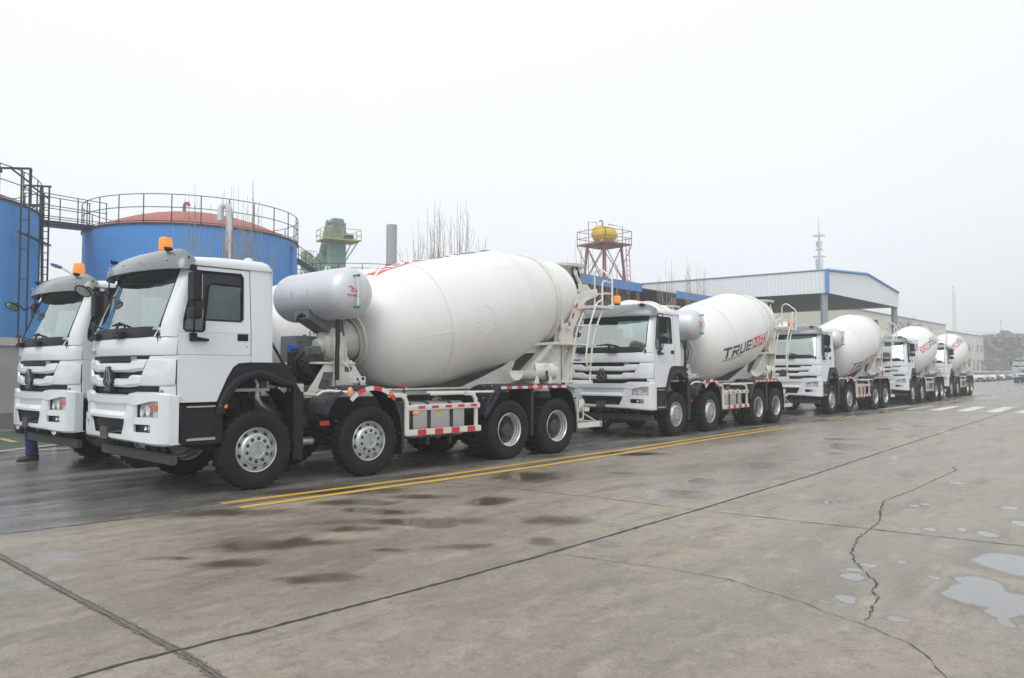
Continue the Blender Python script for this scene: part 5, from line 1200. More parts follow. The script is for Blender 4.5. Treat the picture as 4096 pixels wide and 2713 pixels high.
# ---- blue storage tanks
M['bluew'] = mat('blue_cladding', (.062, .265, .62), .45, noise=.08, nscale=.5, dirt=(.05, .17, .40, .3), streak=True)
M['rust'] = mat('red_oxide_roof', (.36, .12, .095), .7, noise=.2, nscale=.8, dirt=(.25, .10, .08, .5)); M['steel'] = mat('dark_steel', (.022, .022, .030), .55, noise=.3, nscale=5)
M['rustp'] = mat('red_oxide_pipe', (.30, .10, .08), .6, noise=.2); M['wpipe'] = mat('white_pipe', (.60, .62, .63), .5, noise=.05); M['greenm'] = mat('green_machine', (.15, .27, .21), .6, noise=.2, nscale=1.2, dirt=(.20, .14, .09, .5), streak=True)
M['yrail'] = mat('yellow_rail', (.42, .36, .10), .6, noise=.3); M['conc'] = mat('chimney_concrete', (.37, .365, .355), .85, noise=.1, nscale=.8, dirt=(.22, .20, .17, .5), streak=True)
M['rtower'] = mat('red_oxide_steel', (.30, .11, .10), .65, noise=.25, nscale=2); M['ytank'] = mat('yellow_tank', (.62, .47, .03), .5, noise=.12, nscale=1.5, dirt=(.35, .30, .06, .5))
def storage_tank(c, Rr, Hh, label, rail=1.45, group='blue storage tanks', dome=True, blue='bluew', skip=None):
    r = empty('storage_tank', (c[0], c[1], 0)); tag(r, label, 'tank', group)
    b = MB(); n = 264; ring = []
    for k in range(n * 4):
        a = 2 * PI * k / (n * 4); ring.append(Rr + (.018 if k % 4 in (0, 1) else -.004))
    b.grid([[(ring[k] * math.cos(2 * PI * k / (n * 4)), ring[k] * math.sin(2 * PI * k / (n * 4)), z) for k in range(n * 4)] for z in (0, Hh)], close=True); b.build('shell', blue, r, smooth=0)
    b = MB(); b.lathe([(Hh - .05, Rr + .03), (Hh - .05, Rr + .09), (Hh + .02, Rr + .09), (Hh + .02, Rr - .05)], 96, axis='z'); b.build('rim', 'steel', r)
    b = MB(); dh = Rr * (.265 if dome else .01); b.lathe([(Hh + .02 + dh * (1 - (q / 8) ** 2) , Rr * q / 8 + (.0005 if q == 0 else 0)) for q in range(8, -1, -1)], 96, axis='z'); b.build('dome_roof', 'rust', r, smooth=60)
    b = MB(); np_ = 26
    for i, z in enumerate((rail, rail * .55, .10)): b.tube([((Rr + .05) * math.cos(2 * PI * k / 96), (Rr + .05) * math.sin(2 * PI * k / 96), Hh + z) for k in range(96)], .022, 5, closed=True)
    for k in range(np_):
        a = 2 * PI * (k + .3) / np_; b.tube([((Rr + .05) * math.cos(a), (Rr + .05) * math.sin(a), Hh - .05), ((Rr + .05) * math.cos(a), (Rr + .05) * math.sin(a), Hh + rail)], .028, 5)
    b.build('roof_railing', 'steel', r)
    return r
TA = storage_tank((-18.1, 44.4), 5.62, 8.98, 'big blue corrugated tank with red dome roof and railing, behind the nearest cab'); 
b = MB(); b.tube([(.3, -2.2, 9.8), (.3, -2.2, 10.55), (.35, -2.2, 10.7), (.5, -2.2, 10.7), (.55, -2.2, 10.55)], .09, 8); b.build('vent_pipe', 'rustp', TA)
b = MB(); q = at(915, 1000, 37.6); x, y = q.x, q.y; b.tube([(x, y, 0), (x, y, 9.2), (x - .02, y, 9.42), (x - .10, y, 9.57), (x - .22, y, 9.62), (x - .34, y, 9.56), (x - .41, y, 9.42), (x - .43, y, 9.2), (x - .43, y, 8.85)], .15, 16)
tag(b.build('overflow_pipe', 'wpipe'), 'tall white pipe with a bent top standing against the big blue tank', 'pipe')
TB = storage_tank((-27.6, 33.5), 6.2, 8.85, 'blue tank at the left edge of the photo with ladders on its side')
TC = storage_tank((-11.27, 58.5), 6.5, 8.08, 'far tank whose railing arcs behind the silver water tank', dome=False, rail=.68)
b = MB(); q = at(1468, 1070, 52.6); b.tube([(q.x + 11.27, q.y - 58.5, 8.0), (q.x + 11.27, q.y - 58.5, 8.35), (q.x + 11.31, q.y - 58.5, 8.42), (q.x + 11.40, q.y - 58.5, 8.42), (q.x + 11.44, q.y - 58.5, 8.33)], .045, 8); b.build('vent_pipe', 'rustp', TC)
b = MB(); q = at(1179, 1000, 44.5); b.tube([(q.x, q.y - .5, 0), (q.x, q.y - .5, 8.3)], .09, 8); b.build('down_pipe', 'bluew'); bpy.data.objects.remove(bpy.data.objects['down_pipe'])
b = MB(); b.tube([(q.x + 18.1 + .12, q.y - 44.4 - .6, 0), (q.x + 18.22, q.y - 45.0, 8.35)], .09, 8); b.build('down_pipe', 'bluew', TA)
b = MB(); b.tube([(q.x + 18.22, q.y - 45.0, 8.35), (q.x + 18.17, q.y - 44.95, 8.55), (q.x + 17.95, q.y - 44.8, 8.6)], .09, 8); b.build('pipe_elbow', 'rustp', TA)
# walkway between the tanks
b = MB(); Y0 = 36.6; p0 = at(150, 880, 36.4); p1 = at(385, 907, 41.5); p2 = at(400, 905, 41.6)
wk = empty('tank_walkway'); tag(wk, 'dark steel walkway with railings linking the two blue tanks at the top left', 'walkway')
d = (p1 - p0); dn = Vector((-d.y, d.x, 0)).normalized() * .45; up = Vector((0, 0, 1))
pa = p0 - d * .05; pb = p1 + d * .05
b.add([pa - dn, pb - dn, pb + dn, pa + dn, pa - dn - up * .26, pb - dn - up * .26, pb + dn - up * .26, pa + dn - up * .26], [(0, 1, 2, 3), (7, 6, 5, 4), (0, 4, 5, 1), (2, 6, 7, 3), (0, 3, 7, 4), (1, 5, 6, 2)]); b.build('deck', 'steel', wk, smooth=0)
b = MB()
for s in (-1, 1):
    for z in (1.25, .70, .2): b.tube([pa + dn * s + up * z, pb + dn * s + up * z], .022, 5)
    for t in (0, .5, .98): q = pa.lerp(pb, t); b.tube([q + dn * s, q + dn * s + up * 1.25], .028, 5)
b.build('railing', 'steel', wk)
# ladders against the left tank
def ladder(name, px0, px1, ytop, Y, zb, label, extra=None):
    r = empty(name); tag(r, label, 'ladder', 'ladders beside the left blue tank'); b = MB()
    a, c = at(px0, ytop, Y), at(px1, ytop, Y + .25)
    for q in (a, c): b.tube([(q.x, q.y, 0), (q.x, q.y, q.z)], .045, 6)
    b.build('rail', 'steel', r); b = MB(); z = .4
    while z < a.z - .1: b.tube([(a.x, a.y, z), (c.x, c.y, z)], .022, 5); z += zb
    b.build('rung', 'steel', r); return r
l1 = ladder('steel_ladder', 88, 121, 675, 33.2, 1.28, 'open steel ladder frame standing in front of the left blue tank')
l2 = ladder('steel_ladder', 163, 198, 745, 36.2, .335, 'tall narrow rung ladder against the sky between the two blue tanks')
b = MB(); a = at(88, 760, 33.2)
b.tube([at(3, 672, 33.0), at(125, 675, 33.5)], .05, 6); b.tube([at(3, 672, 33.0), at(6, 690, 33.0)], .05, 6); b.tube([at(125, 675, 33.5), at(122, 820, 33.5)], .05, 6); b.tube([at(48, 677, 33.1), at(118, 730, 33.4)], .04, 6); b.build('hoist_arm', 'steel', l1)
b = MB(); b.tube([at(100, 742, 36.1), at(206, 747, 36.5)], .05, 6); b.tube([at(102, 742, 36.1), at(99, 756, 36.1)], .04, 6); b.tube([at(128, 746, 36.2), at(198, 797, 36.4)], .04, 6); b.tube([at(168, 745, 36.2), at(168, 1150, 36.2)], .075, 6); b.tube([at(120, 822, 36.2), at(163, 822, 36.2), at(170, 828, 36.2), at(171, 860, 36.2)], .07, 6); b.build('hoist_arm', 'steel', l2)
b = MB(); a, c = at(86, 928, 33.0), at(185, 975, 35.9); b.add([a + Vector((0, -.3, 0)), c + Vector((0, -.3, 0)), c + Vector((0, .4, 0)), a + Vector((0, .4, 0)), a + Vector((0, -.3, -.07)), c + Vector((0, -.3, -.07)), c + Vector((0, .4, -.07)), a + Vector((0, .4, -.07))], [(0, 1, 2, 3), (7, 6, 5, 4), (0, 4, 5, 1), (2, 6, 7, 3), (0, 3, 7, 4), (1, 5, 6, 2)])
tag(b.build('landing', 'steel', None, smooth=0), 'dark steel landing spanning the two ladders halfway up the left tank', 'platform')
# street lamp
lp = empty('street_lamp'); tag(lp, 'street lamp with a blue-purple head between the blue tanks', 'street lamp')
M['lampc'] = mat('lamp_head_blue', (.06, .07, .26), .4); a = at(250, 1072, 26); 
b = MB(); b.tube([(a.x + .75, 26, 0), (a.x + .75, 26, a.z - 1.2), (a.x + .62, 26, a.z - .55), (a.x + .38, 26, a.z - .22), (a.x, 26, a.z)], .05, 8); b.build('pole', 'wpipe', lp)
b = MB(); P = [at(p, q, 26) for p, q in ((206, 1056), (216, 1054), (235, 1061), (250, 1069), (243, 1076), (228, 1073), (210, 1064))]
b.add([(p.x, 25.88, p.z) for p in P] + [(p.x, 26.12, p.z) for p in P], [tuple(range(7)), tuple(reversed(range(7, 14)))] + [(i, (i + 1) % 7, (i + 1) % 7 + 7, i + 7) for i in range(7)]); b.build('lamp_head', 'lampc', lp, bevel=.02)

# ---- green elevator tower, chimney
gt = empty('elevator_tower'); tag(gt, 'green steel elevator tower with a yellow-railed platform left of the concrete chimney', 'tower')
D = 75.0
def Pz(y, d=D): return EYE + (HOR - y) / F * d
cx = (1343 - CX) / F * D; hw = .85
def rot(u, v, a=.55): return (cx + u * math.cos(a) - v * math.sin(a), D + u * math.sin(a) + v * math.cos(a))
def rbox(b, u0, u1, v0, v1, z0, z1, a=.55):
    p = [rot(*q, a) for q in ((u0, v0), (u1, v0), (u1, v1), (u0, v1))]
    b.add([(x, y, z0) for x, y in p] + [(x, y, z1) for x, y in p], [(3, 2, 1, 0), (4, 5, 6, 7), (0, 1, 5, 4), (1, 2, 6, 5), (2, 3, 7, 6), (3, 0, 4, 7)])
b = MB(); rbox(b, -.8, .75, -.5, .5, 0, Pz(905)); p = [rot(*q) for q in ((-.8, -.5), (.75, -.5), (.75, .5), (-.8, .5))]; t = [rot(*q) for q in ((-.55, -.5), (.45, -.5), (.45, .5), (-.55, .5))]
b.add([(x, y, Pz(905)) for x, y in p] + [(x, y, Pz(874)) for x, y in t], [(4, 5, 6, 7), (0, 1, 5, 4), (1, 2, 6, 5), (2, 3, 7, 6), (3, 0, 4, 7)])
for z in (Pz(895), Pz(930), Pz(1024), Pz(1090)): rbox(b, -.84, .79, -.54, .54, z, z + .07)
rbox(b, -.28, -.24, -.53, -.5, 8, Pz(975)); rbox(b, .2, .24, -.53, -.5, 8, Pz(975))
b.build('casing', 'greenm', gt, smooth=0)
b = MB(); zt = Pz(966); rbox(b, -1.7, 1.9, -1.5, 1.0, zt, zt + .14); b.build('platform', 'yrail', gt, smooth=0)
b = MB()
for z in (1.1, .55):
    for q0, q1 in (((-1.7, -1.5), (1.9, -1.5)), ((1.9, -1.5), (1.9, 1.0)), ((1.9, 1.), (-1.7, 1.)), ((-1.7, 1.), (-1.7, -1.5))): b.tube([(*rot(*q0), zt + z), (*rot(*q1), zt + z)], .03, 5)
for q in ((-1.7, -1.5), (.1, -1.5), (1.9, -1.5), (1.9, -.2), (1.9, 1.), (-1.7, 1.), (-1.7, -.2)): b.tube([(*rot(*q), zt), (*rot(*q), zt + 1.1)], .035, 5)
b.build('railing', 'yrail', gt)
b = MB(); b.tube([(*rot(.75, -.4), zt - 1.8), (*rot(1.7, -1.2), zt)], .06, 5); b.tube([(*rot(.75, .4), zt - 1.8), (*rot(1.7, .9), zt)], .06, 5); b.build('bracket', 'greenm', gt)
b = MB(); x, y = rot(-.35, -.56); b.lathe([(y - .02, .36), (y + .03, .36)], 24, origin=(x, 0, Pz(906)), axis='y'); b.lathe([(y - .03, .0005), (y - .03, .10), (y, .12)], 16, origin=(x, 0, Pz(906)), axis='y'); b.tube([(x + .36 * math.cos(k * PI / 3), y, Pz(906) + .36 * math.sin(k * PI / 3)) for k in (0, 3)], .03, 5); b.build('pulley', 'rustp', gt)
b = MB(); rbox(b, .75, 1.5, -.6, .2, zt + .15, zt + .7); rbox(b, .5, 1.0, -.9, -.5, zt + .15, zt + .55); b.build('motor', 'hubdark', gt, bevel=.05)
b = MB(); q = [(-.8, 0, Pz(885)), (-1.0, 0, Pz(885)), (-2.1, 0, Pz(1010)), (-2.3, 0, Pz(1010)), (-1.6, 0, Pz(1010))]
x0, x1 = [(px - CX) / F * 76 for px in (1308, 1277)]
b.prism([((1308 - CX) / F * 76, Pz(878, 76)), ((1303 - CX) / F * 76, Pz(882, 76)), ((1277 - CX) / F * 76, Pz(1005, 76)), ((1296 - CX) / F * 76, Pz(1005, 76)), ((1308 - CX) / F * 76, Pz(985, 76))], 75.6, 76.4); b.build('chute', 'greenm', gt, smooth=0)
def lbox(b, px0, px1, y0, y1, d, th=2.0): b.box((px0 - CX) / F * d, (px1 - CX) / F * d, d, d + th, Pz(y0, d), Pz(y1, d))
b = MB(); d = 76.5; b.prism([((1275 - CX) / F * d, 0), ((1310 - CX) / F * d, 0), ((1310 - CX) / F * d, Pz(1003, d)), ((1275 - CX) / F * d, Pz(1003, d)), ((1262 - CX) / F * d, Pz(1022, d)), ((1245 - CX) / F * d, Pz(1042, d)), ((1245 - CX) / F * d, 0)], d, d + 2)
b.prism([((1192 - CX) / F * d, 0), ((1245 - CX) / F * d, 0), ((1245 - CX) / F * d, Pz(1060, d)), ((1225 - CX) / F * d, Pz(1030, d)), ((1224 - CX) / F * d, Pz(1003, d)), ((1212 - CX) / F * d, Pz(999, d)), ((1193 - CX) / F * d, Pz(1000, d))], d + .5, d + 2)
mh = b.build('machine_housing', 'greenm', None, smooth=0); tag(mh, 'low green machine housings between the big blue tank and the elevator tower', 'machine')
b = MB()
for px in (1195, 1210, 1236, 1243, 1253, 1268): b.tube([at(px, 1005, 76), at(px, 1050, 76)], .03, 5)
b.tube([at(1195, 999, 76), at(1268, 1006, 76)], .03, 5); b.tube([at(1195, 1020, 76), at(1240, 1028, 76)], .03, 5); b.build('railing', 'yrail', mh)
b = MB(); st = [at(1180, 1040, 62), at(1300, 1115, 66)]; 
for off in (0, .9): b.tube([st[0] + Vector((0, off, 0)), st[1] + Vector((0, off, 0))], .22, 4)
for off in (0,):
    b.tube([at(1183, 975, 62), at(1292, 1055, 66)], .035, 5); b.tube([at(1183, 1010, 62), at(1256, 1060, 65)], .03, 5)
    for t in (.1, .35, .6, .9): q = at(1183, 975, 62).lerp(at(1292, 1055, 66), t); b.tube([q, q - Vector((0, 0, 1.1))], .03, 5)
    for t in range(14): q = st[0].lerp(st[1], t / 14); b.box(q.x - .1, q.x + .25, q.y, q.y + .9, q.z + .1, q.z + .14)
tag(b.build('steel_stair', 'steel', None, smooth=0), 'dark steel stair sloping down from the big blue tank towards the green tower', 'stairs')
b = MB(); x = (1563.5 - CX) / F * 75; b.lathe([(0, .53), (Pz(897), .505), (Pz(897), .44), (Pz(915), .43)], 40, origin=(x, 75, 0), axis='z'); tag(b.build('chimney', 'conc', None, smooth=50), 'round grey concrete chimney rising behind the nearest mixer drum', 'chimney')

# ---- yellow tank on its steel tower
D = 66.0; tw = empty('water_tower', (0, 0, 0)); tag(tw, 'yellow horizontal tank on a red-oxide steel tower with railings and ladder', 'water tower')
cx = (2419 - CX) / F * D; zd = EYE + (HOR - 982) / F * D; a0 = R_(40)
def rt(u, v): return (cx + u * math.cos(a0) - v * math.sin(a0), D + u * math.sin(a0) + v * math.cos(a0))
hs = 1.62; b = MB()
p = [rt(*q) for q in ((-hs, -hs), (hs, -hs), (hs, hs), (-hs, hs))]
b.add([(x, y, zd) for x, y in p] + [(x, y, zd + .12) for x, y in p], [(3, 2, 1, 0), (4, 5, 6, 7), (0, 1, 5, 4), (1, 2, 6, 5), (2, 3, 7, 6), (3, 0, 4, 7)]); b.build('deck', 'rtower', tw, smooth=0)
b = MB()
for z in (.6, 1.2):
    for i in range(4): b.tube([(*p[i], zd + z), (*p[(i + 1) % 4], zd + z)], .03, 5)
for i in range(4): b.tube([(*p[i], zd), (*p[i], zd + 1.2)], .035, 5)
m_ = [rt(0, -hs), rt(hs, 0)]; b.tube([(*m_[1], zd), (*m_[1], zd + 1.2)], .03, 5); b.build('railing', 'rtower', tw)
b = MB(); tp = [rt(*q) for q in ((-1.0, -1.0), (1.0, -1.0), (1.0, 1.0), (-1.0, 1.0))]; bt = [rt(*q) for q in ((-1.9, -1.9), (1.9, -1.9), (1.9, 1.9), (-1.9, 1.9))]
for i in range(4): b.tube([(*bt[i], 0), (*tp[i], zd)], .12, 6)
def lg(i, z): t = z / zd; return (lerp(bt[i][0], tp[i][0], t), lerp(bt[i][1], tp[i][1], t), z)
for z0, z1 in ((0.2, 4.5), (4.5, 8.9), (8.9, zd - .1)):
    for i in range(4):
        j = (i + 1) % 4; b.tube([lg(i, z0), lg(j, z1)], .04, 5); b.tube([lg(j, z0), lg(i, z1)], .04, 5); b.tube([lg(i, z1), lg(j, z1)], .05, 5)
for i in range(4): b.tube([lg(i, zd - 1.6), (*p[i], zd)], .035, 5)
b.build('tower_leg', 'rtower', tw)
b = MB(); q0, q1 = rt(.75, -1.75), rt(1.15, -1.75); q2, q3 = rt(.7, -2.3), rt(1.1, -2.3)
for a, c in ((q0, q2), (q1, q3)): b.tube([(*c, 0), (*a, zd + .5)], .035, 5)
z = .3
while z < zd: t = z / zd; b.tube([(lerp(q2[0], q0[0], t), lerp(q2[1], q0[1], t), z), (lerp(q3[0], q1[0], t), lerp(q3[1], q1[1], t), z)], .022, 4); z += .42
b.build('ladder', 'rtower', tw)
b = MB(); cz = zd + .98; axu = Vector((math.cos(a0), math.sin(a0), 0)); mt4 = Matrix(((axu.x, -axu.y, 0), (axu.y, axu.x, 0), (0, 0, 1)))
b.lathe([(-1.18, .0005), (-1.15, .25), (-1.05, .48), (-.90, .64), (-.75, .70), (.75, .70), (.90, .64), (1.05, .48), (1.15, .25), (1.18, .0005)], 36, origin=(cx, D, cz), axis='x', mat4=mt4)
for u in (-.7, .7):
    for k in (-1, 1):
        c_ = rt(u, k * .36); b.box(c_[0] - .12, c_[0] + .12, c_[1] - .12, c_[1] + .12, zd + .1, cz - .45)
yt = b.build('yellow_tank', 'ytank', tw, smooth=45)
b = MB(); c_ = rt(-.9, 0); e_ = rt(-.2, 0); f_ = rt(.5, 0); g_ = rt(1.3, -.9); h_ = rt(-1.5, .4)
b.tube([(*e_, cz + .68), (*e_, cz + 1.05), (e_[0] - .1, e_[1], cz + 1.2), (e_[0] - .28, e_[1], cz + 1.1)], .06, 6)
b.tube([(*f_, cz + .6), (*f_, cz + .95), (*g_, cz + .65), (*g_, 0)], .04, 6); b.tube([(*c_, cz + .68), (*c_, cz + .92), (*h_, cz + .95), (*h_, 0)], .035, 6); b.build('pipework', 'rtower', yt)
b = MB(); rr_ = [(rt(-.55, .705 * math.cos(a))[0], rt(-.55, .705 * math.cos(a))[1], cz + .705 * math.sin(a)) for a in [R_(q) for q in range(0, 360, 12)]]; b.tube(rr_, .03, 4, closed=True); b.build('tank_band', 'rtower', yt)

# ---- open shed with blue fascia
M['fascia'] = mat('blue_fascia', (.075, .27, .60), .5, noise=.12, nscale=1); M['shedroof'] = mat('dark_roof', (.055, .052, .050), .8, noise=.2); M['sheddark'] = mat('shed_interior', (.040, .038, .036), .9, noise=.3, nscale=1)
sh = empty('open_shed'); tag(sh, 'long dark open shed with a corrugated blue fascia behind the second mixer truck', 'shed')
e1 = at(2565, 1136, 51); sd = Vector((.637, .771, 0)); sn = Vector((-.771, .637, 0)); zt = e1.z
def shp(s, t, z): q = e1 + sd * s + sn * t; return (q.x, q.y, z)
def shbox(b, s0, s1, t0, t1, z0, z1, c0=0):
    b.add([shp(s0, t0, z0), shp(s1, t0, z0), shp(s1, t1, z0), shp(s0, t1, z0), shp(s0, t0, z1), shp(s1, t0, z1), shp(s1, t1, z1), shp(s0, t1, z1)], [(3, 2, 1, 0), (4, 5, 6, 7), (0, 1, 5, 4), (1, 2, 6, 5), (2, 3, 7, 6), (3, 0, 4, 7)])
def fascia(s0, s1, par, z1, h):
    b = MB(); s = s0; rows = [[], []]; k = 0
    while s < s1:
        for ds, t in ((0, 0), (.09, 0), (.12, .05), (.21, .05)):
            rows[0].append(shp(s + ds, t, z1)); rows[1].append(shp(s + ds, t, z1 - h))
        s += .24
    b.grid(rows); b.build('fascia', 'fascia', par, smooth=0, solid=.01)
fascia(-8.2, 0, sh, zt, .53); fascia(4.8, 14.5, sh, zt - .06, .53)
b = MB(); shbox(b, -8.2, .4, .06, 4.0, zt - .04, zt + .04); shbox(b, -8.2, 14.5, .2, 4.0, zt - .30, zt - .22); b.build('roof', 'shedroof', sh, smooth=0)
for s in [-8.1, -.3, 4.7, 9.6, 14.2]: b = MB(); shbox(b, s, s + .22, .1, .32, 0, zt - .55); b.build('column', 'rtower', sh, smooth=0)
b = MB()
for s in range(-8, 14, 2): b.tube([shp(s, 1.5, zt - .4), shp(s + 1, 1.5, zt - 1.3), shp(s + 2, 1.5, zt - .4)], .03, 4)
b.tube([shp(-8, 1.5, zt - 1.3), shp(14, 1.5, zt - 1.3)], .03, 4)
b.build('truss', 'rtower', sh, smooth=0)
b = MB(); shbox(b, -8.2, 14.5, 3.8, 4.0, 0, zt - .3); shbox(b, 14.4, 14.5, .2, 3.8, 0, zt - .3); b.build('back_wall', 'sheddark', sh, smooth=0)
# ---- white canopy
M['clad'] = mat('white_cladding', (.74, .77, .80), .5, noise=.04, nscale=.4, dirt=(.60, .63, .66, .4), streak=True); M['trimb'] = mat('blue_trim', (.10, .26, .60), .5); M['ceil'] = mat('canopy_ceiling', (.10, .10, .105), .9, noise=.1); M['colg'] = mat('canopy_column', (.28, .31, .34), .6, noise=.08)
cp = empty('canopy'); tag(cp, 'large white-clad flat canopy with blue corner trim on grey columns', 'canopy')
A = at(3306, 1080, 58); B = at(3592, 1171, 76); A.z = 0; B.z = 0; gd = (B - A).normalized(); gl = (B - A).length; ld = Vector((-gd.y, gd.x, 0)); zc = 9.06; zb_ = 7.38
def cpp(u, v, z): q = A + gd * u + ld * v; return (q.x, q.y, z)
def corr(b, f0, L_, z0f, z1f):
    rows = [[], []]; s = 0
    while s < L_:
        for ds, t in ((0, 0), (.10, 0), (.14, -.035), (.24, -.035)):
            if s + ds > L_: continue
            rows[0].append(f0(s + ds, t, z0f(s + ds))); rows[1].append(f0(s + ds, t, z1f(s + ds)))
        s += .28
    b.grid(rows)
ztop = lambda u: zc + (.75 * (1 - abs(u / gl * 2 - 1)) if True else 0) + .1 * u / gl
zbot = lambda u: zb_ + .35 * u / gl
LL = 42
b = MB(); corr(b, lambda s, t, z: cpp(s, t, z), gl, zbot, ztop); corr(b, lambda s, t, z: cpp(t, s, z), LL, lambda s: zb_, lambda s: zc); corr(b, lambda s, t, z: cpp(gl - t, s, z), 15.2, lambda s: zb_ + .35, lambda s: zc + .1)
b.build('cladding', 'clad', cp, smooth=0)
b = MB(); b.grid([[cpp(u, v, ztop(u) - .06) for u in (0, gl * .25, gl * .5, gl * .75, gl)] for v in (0.02, 15.2)]); b.grid([[cpp(u, v, ztop(u) - .06) for u in (0, gl * .25, gl * .5)] for v in (15.2, LL)]); b.build('roof', 'clad', cp, smooth=0)
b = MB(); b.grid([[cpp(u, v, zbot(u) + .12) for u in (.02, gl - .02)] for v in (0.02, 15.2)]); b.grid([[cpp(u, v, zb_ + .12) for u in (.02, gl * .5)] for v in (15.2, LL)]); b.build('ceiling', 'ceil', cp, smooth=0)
b = MB()
b.tube([cpp(-.05, -.05, zb_), cpp(-.05, -.05, zc + .08)], .17, 4)
b.tube([cpp(u, -.06, ztop(u) + .02) for u in (0, gl / 2, gl)], .12, 4); b.build('blue_trim', 'trimb', cp, smooth=0)
b = MB(); b.tube([cpp(-.05, v, zc + .04) for v in (0, LL)], .06, 4); b.build('eaves_gutter', 'colg', cp, smooth=0)
for u, v in ((.3, .3), (gl - .3, .3), (.3, 14.8), (gl - .3, 14.8), (.3, 28)):
    q = cpp(u, v, 0); b = MB(); b.box(q[0] - .2, q[0] + .2, q[1] - .2, q[1] + .2, 0, zb_ + .1 + (.35 if u > 5 else 0)); b.build('column', 'colg', cp, smooth=0)
# ---- beige factory buildings
M['beige'] = mat('beige_cladding', (.62, .60, .53), .7, noise=.05, nscale=.2, dirt=(.54, .52, .46, .5), streak=True); M['wing'] = mat('window_glass', (.13, .16, .19), .2); M['winf'] = mat('window_frame', (.42, .43, .43), .5); M['plinthg'] = mat('grey_plinth', (.24, .25, .26), .8, noise=.1)
SCL = 1.5
def bp_(px, y, k=SCL):  # point on the facade line
    return None
q1 = at(3782, 1300, 107 * SCL); q0 = at(3592, 1258, 87 * SCL); q2 = at(3958, 1346, 125 * SCL); fd = (q2 - q0); fd.z = 0; fd.normalize(); fnn = Vector((-fd.y, fd.x, 0))
def building(name, label, s0, s1, h, win=None):
    r = empty(name); tag(r, label, 'building', 'beige factory buildings'); b = MB()
    def P(s, t, z): q = q1 + fd * s + fnn * t; return (q.x, q.y, z)
    rows = [[], []]; s = s0; st = .5
    while s <= s1 + .01:
        for ds, t in ((0, 0), (.18, 0), (.22, .05), (.46, .05)):
            if s + ds <= s1 + .01: rows[0].append(P(s + ds, t, h)); rows[1].append(P(s + ds, t, 0))
        s += st
    if win: b.add([P(s0, 0, 0), P(s1, 0, 0), P(s1, 25, 0), P(s0, 25, 0), P(s0, 0, h), P(s1, 0, h), P(s1, 25, h), P(s0, 25, h)], [(4, 5, 6, 7), (0, 1, 5, 4), (1, 2, 6, 5), (2, 3, 7, 6), (3, 0, 4, 7)])
    else:
        b.grid(rows); b.add([P(s0, .06, 0), P(s1, .06, 0), P(s1, 25, 0), P(s0, 25, 0), P(s0, .06, h), P(s1, .06, h), P(s1, 25, h), P(s0, 25, h)], [(4, 5, 6, 7), (1, 2, 6, 5), (2, 3, 7, 6), (3, 0, 4, 7)])
    b.build('wall', 'beige', r, smooth=0)
    b = MB(); b.tube([P(s0, -.05, h), P(s1, -.05, h)], .12, 4); b.tube([P(s1, -.05, h), P(s1, 20, h)], .12, 4); b.build('roof_edge', 'colg', r, smooth=0)
    if win:
        for s in win:
            for z0, z1 in ((6.0, 7.5), (1.6, 4.0)):
                b = MB(); b.add([P(s, -.06, z0), P(s + 1.7, -.06, z0), P(s + 1.7, -.06, z1), P(s, -.06, z1)], [(0, 1, 2, 3)])
                f = b.build('window', 'wing', r, smooth=0, fix=False); b = MB()
                for a, c in (((s, z0), (s + 1.7, z0)), ((s, z1), (s + 1.7, z1)), ((s, z0), (s, z1)), ((s + 1.7, z0), (s + 1.7, z1)), ((s + .85, z0), (s + .85, z1))): b.tube([P(a[0], -.1, a[1]), P(c[0], -.1, c[1])], .06, 4)
                b.build('frame', 'winf', f, smooth=0)
        b = MB(); b.add([P(s0, -.2, 0), P(s1 + 8, -.2, 0), P(s1 + 8, -.2, 1.1), P(s0, -.2, 1.1)], [(0, 1, 2, 3)]); b.build('plinth', 'plinthg', r, smooth=0)
    return r
building('factory_hall', 'long beige factory hall behind the third and fourth mixer trucks', -88, 0, 1.63 + (HOR - 1300) / F * 107 * SCL)
s2 = (q2 - q1).length
building('office_building', 'lower beige two-storey building with windows behind the farthest truck', .3, s2, 1.63 + (HOR - 1323) / F * 107 * SCL, win=[s2 - 3.2 - 4.6 * k for k in range(6)])

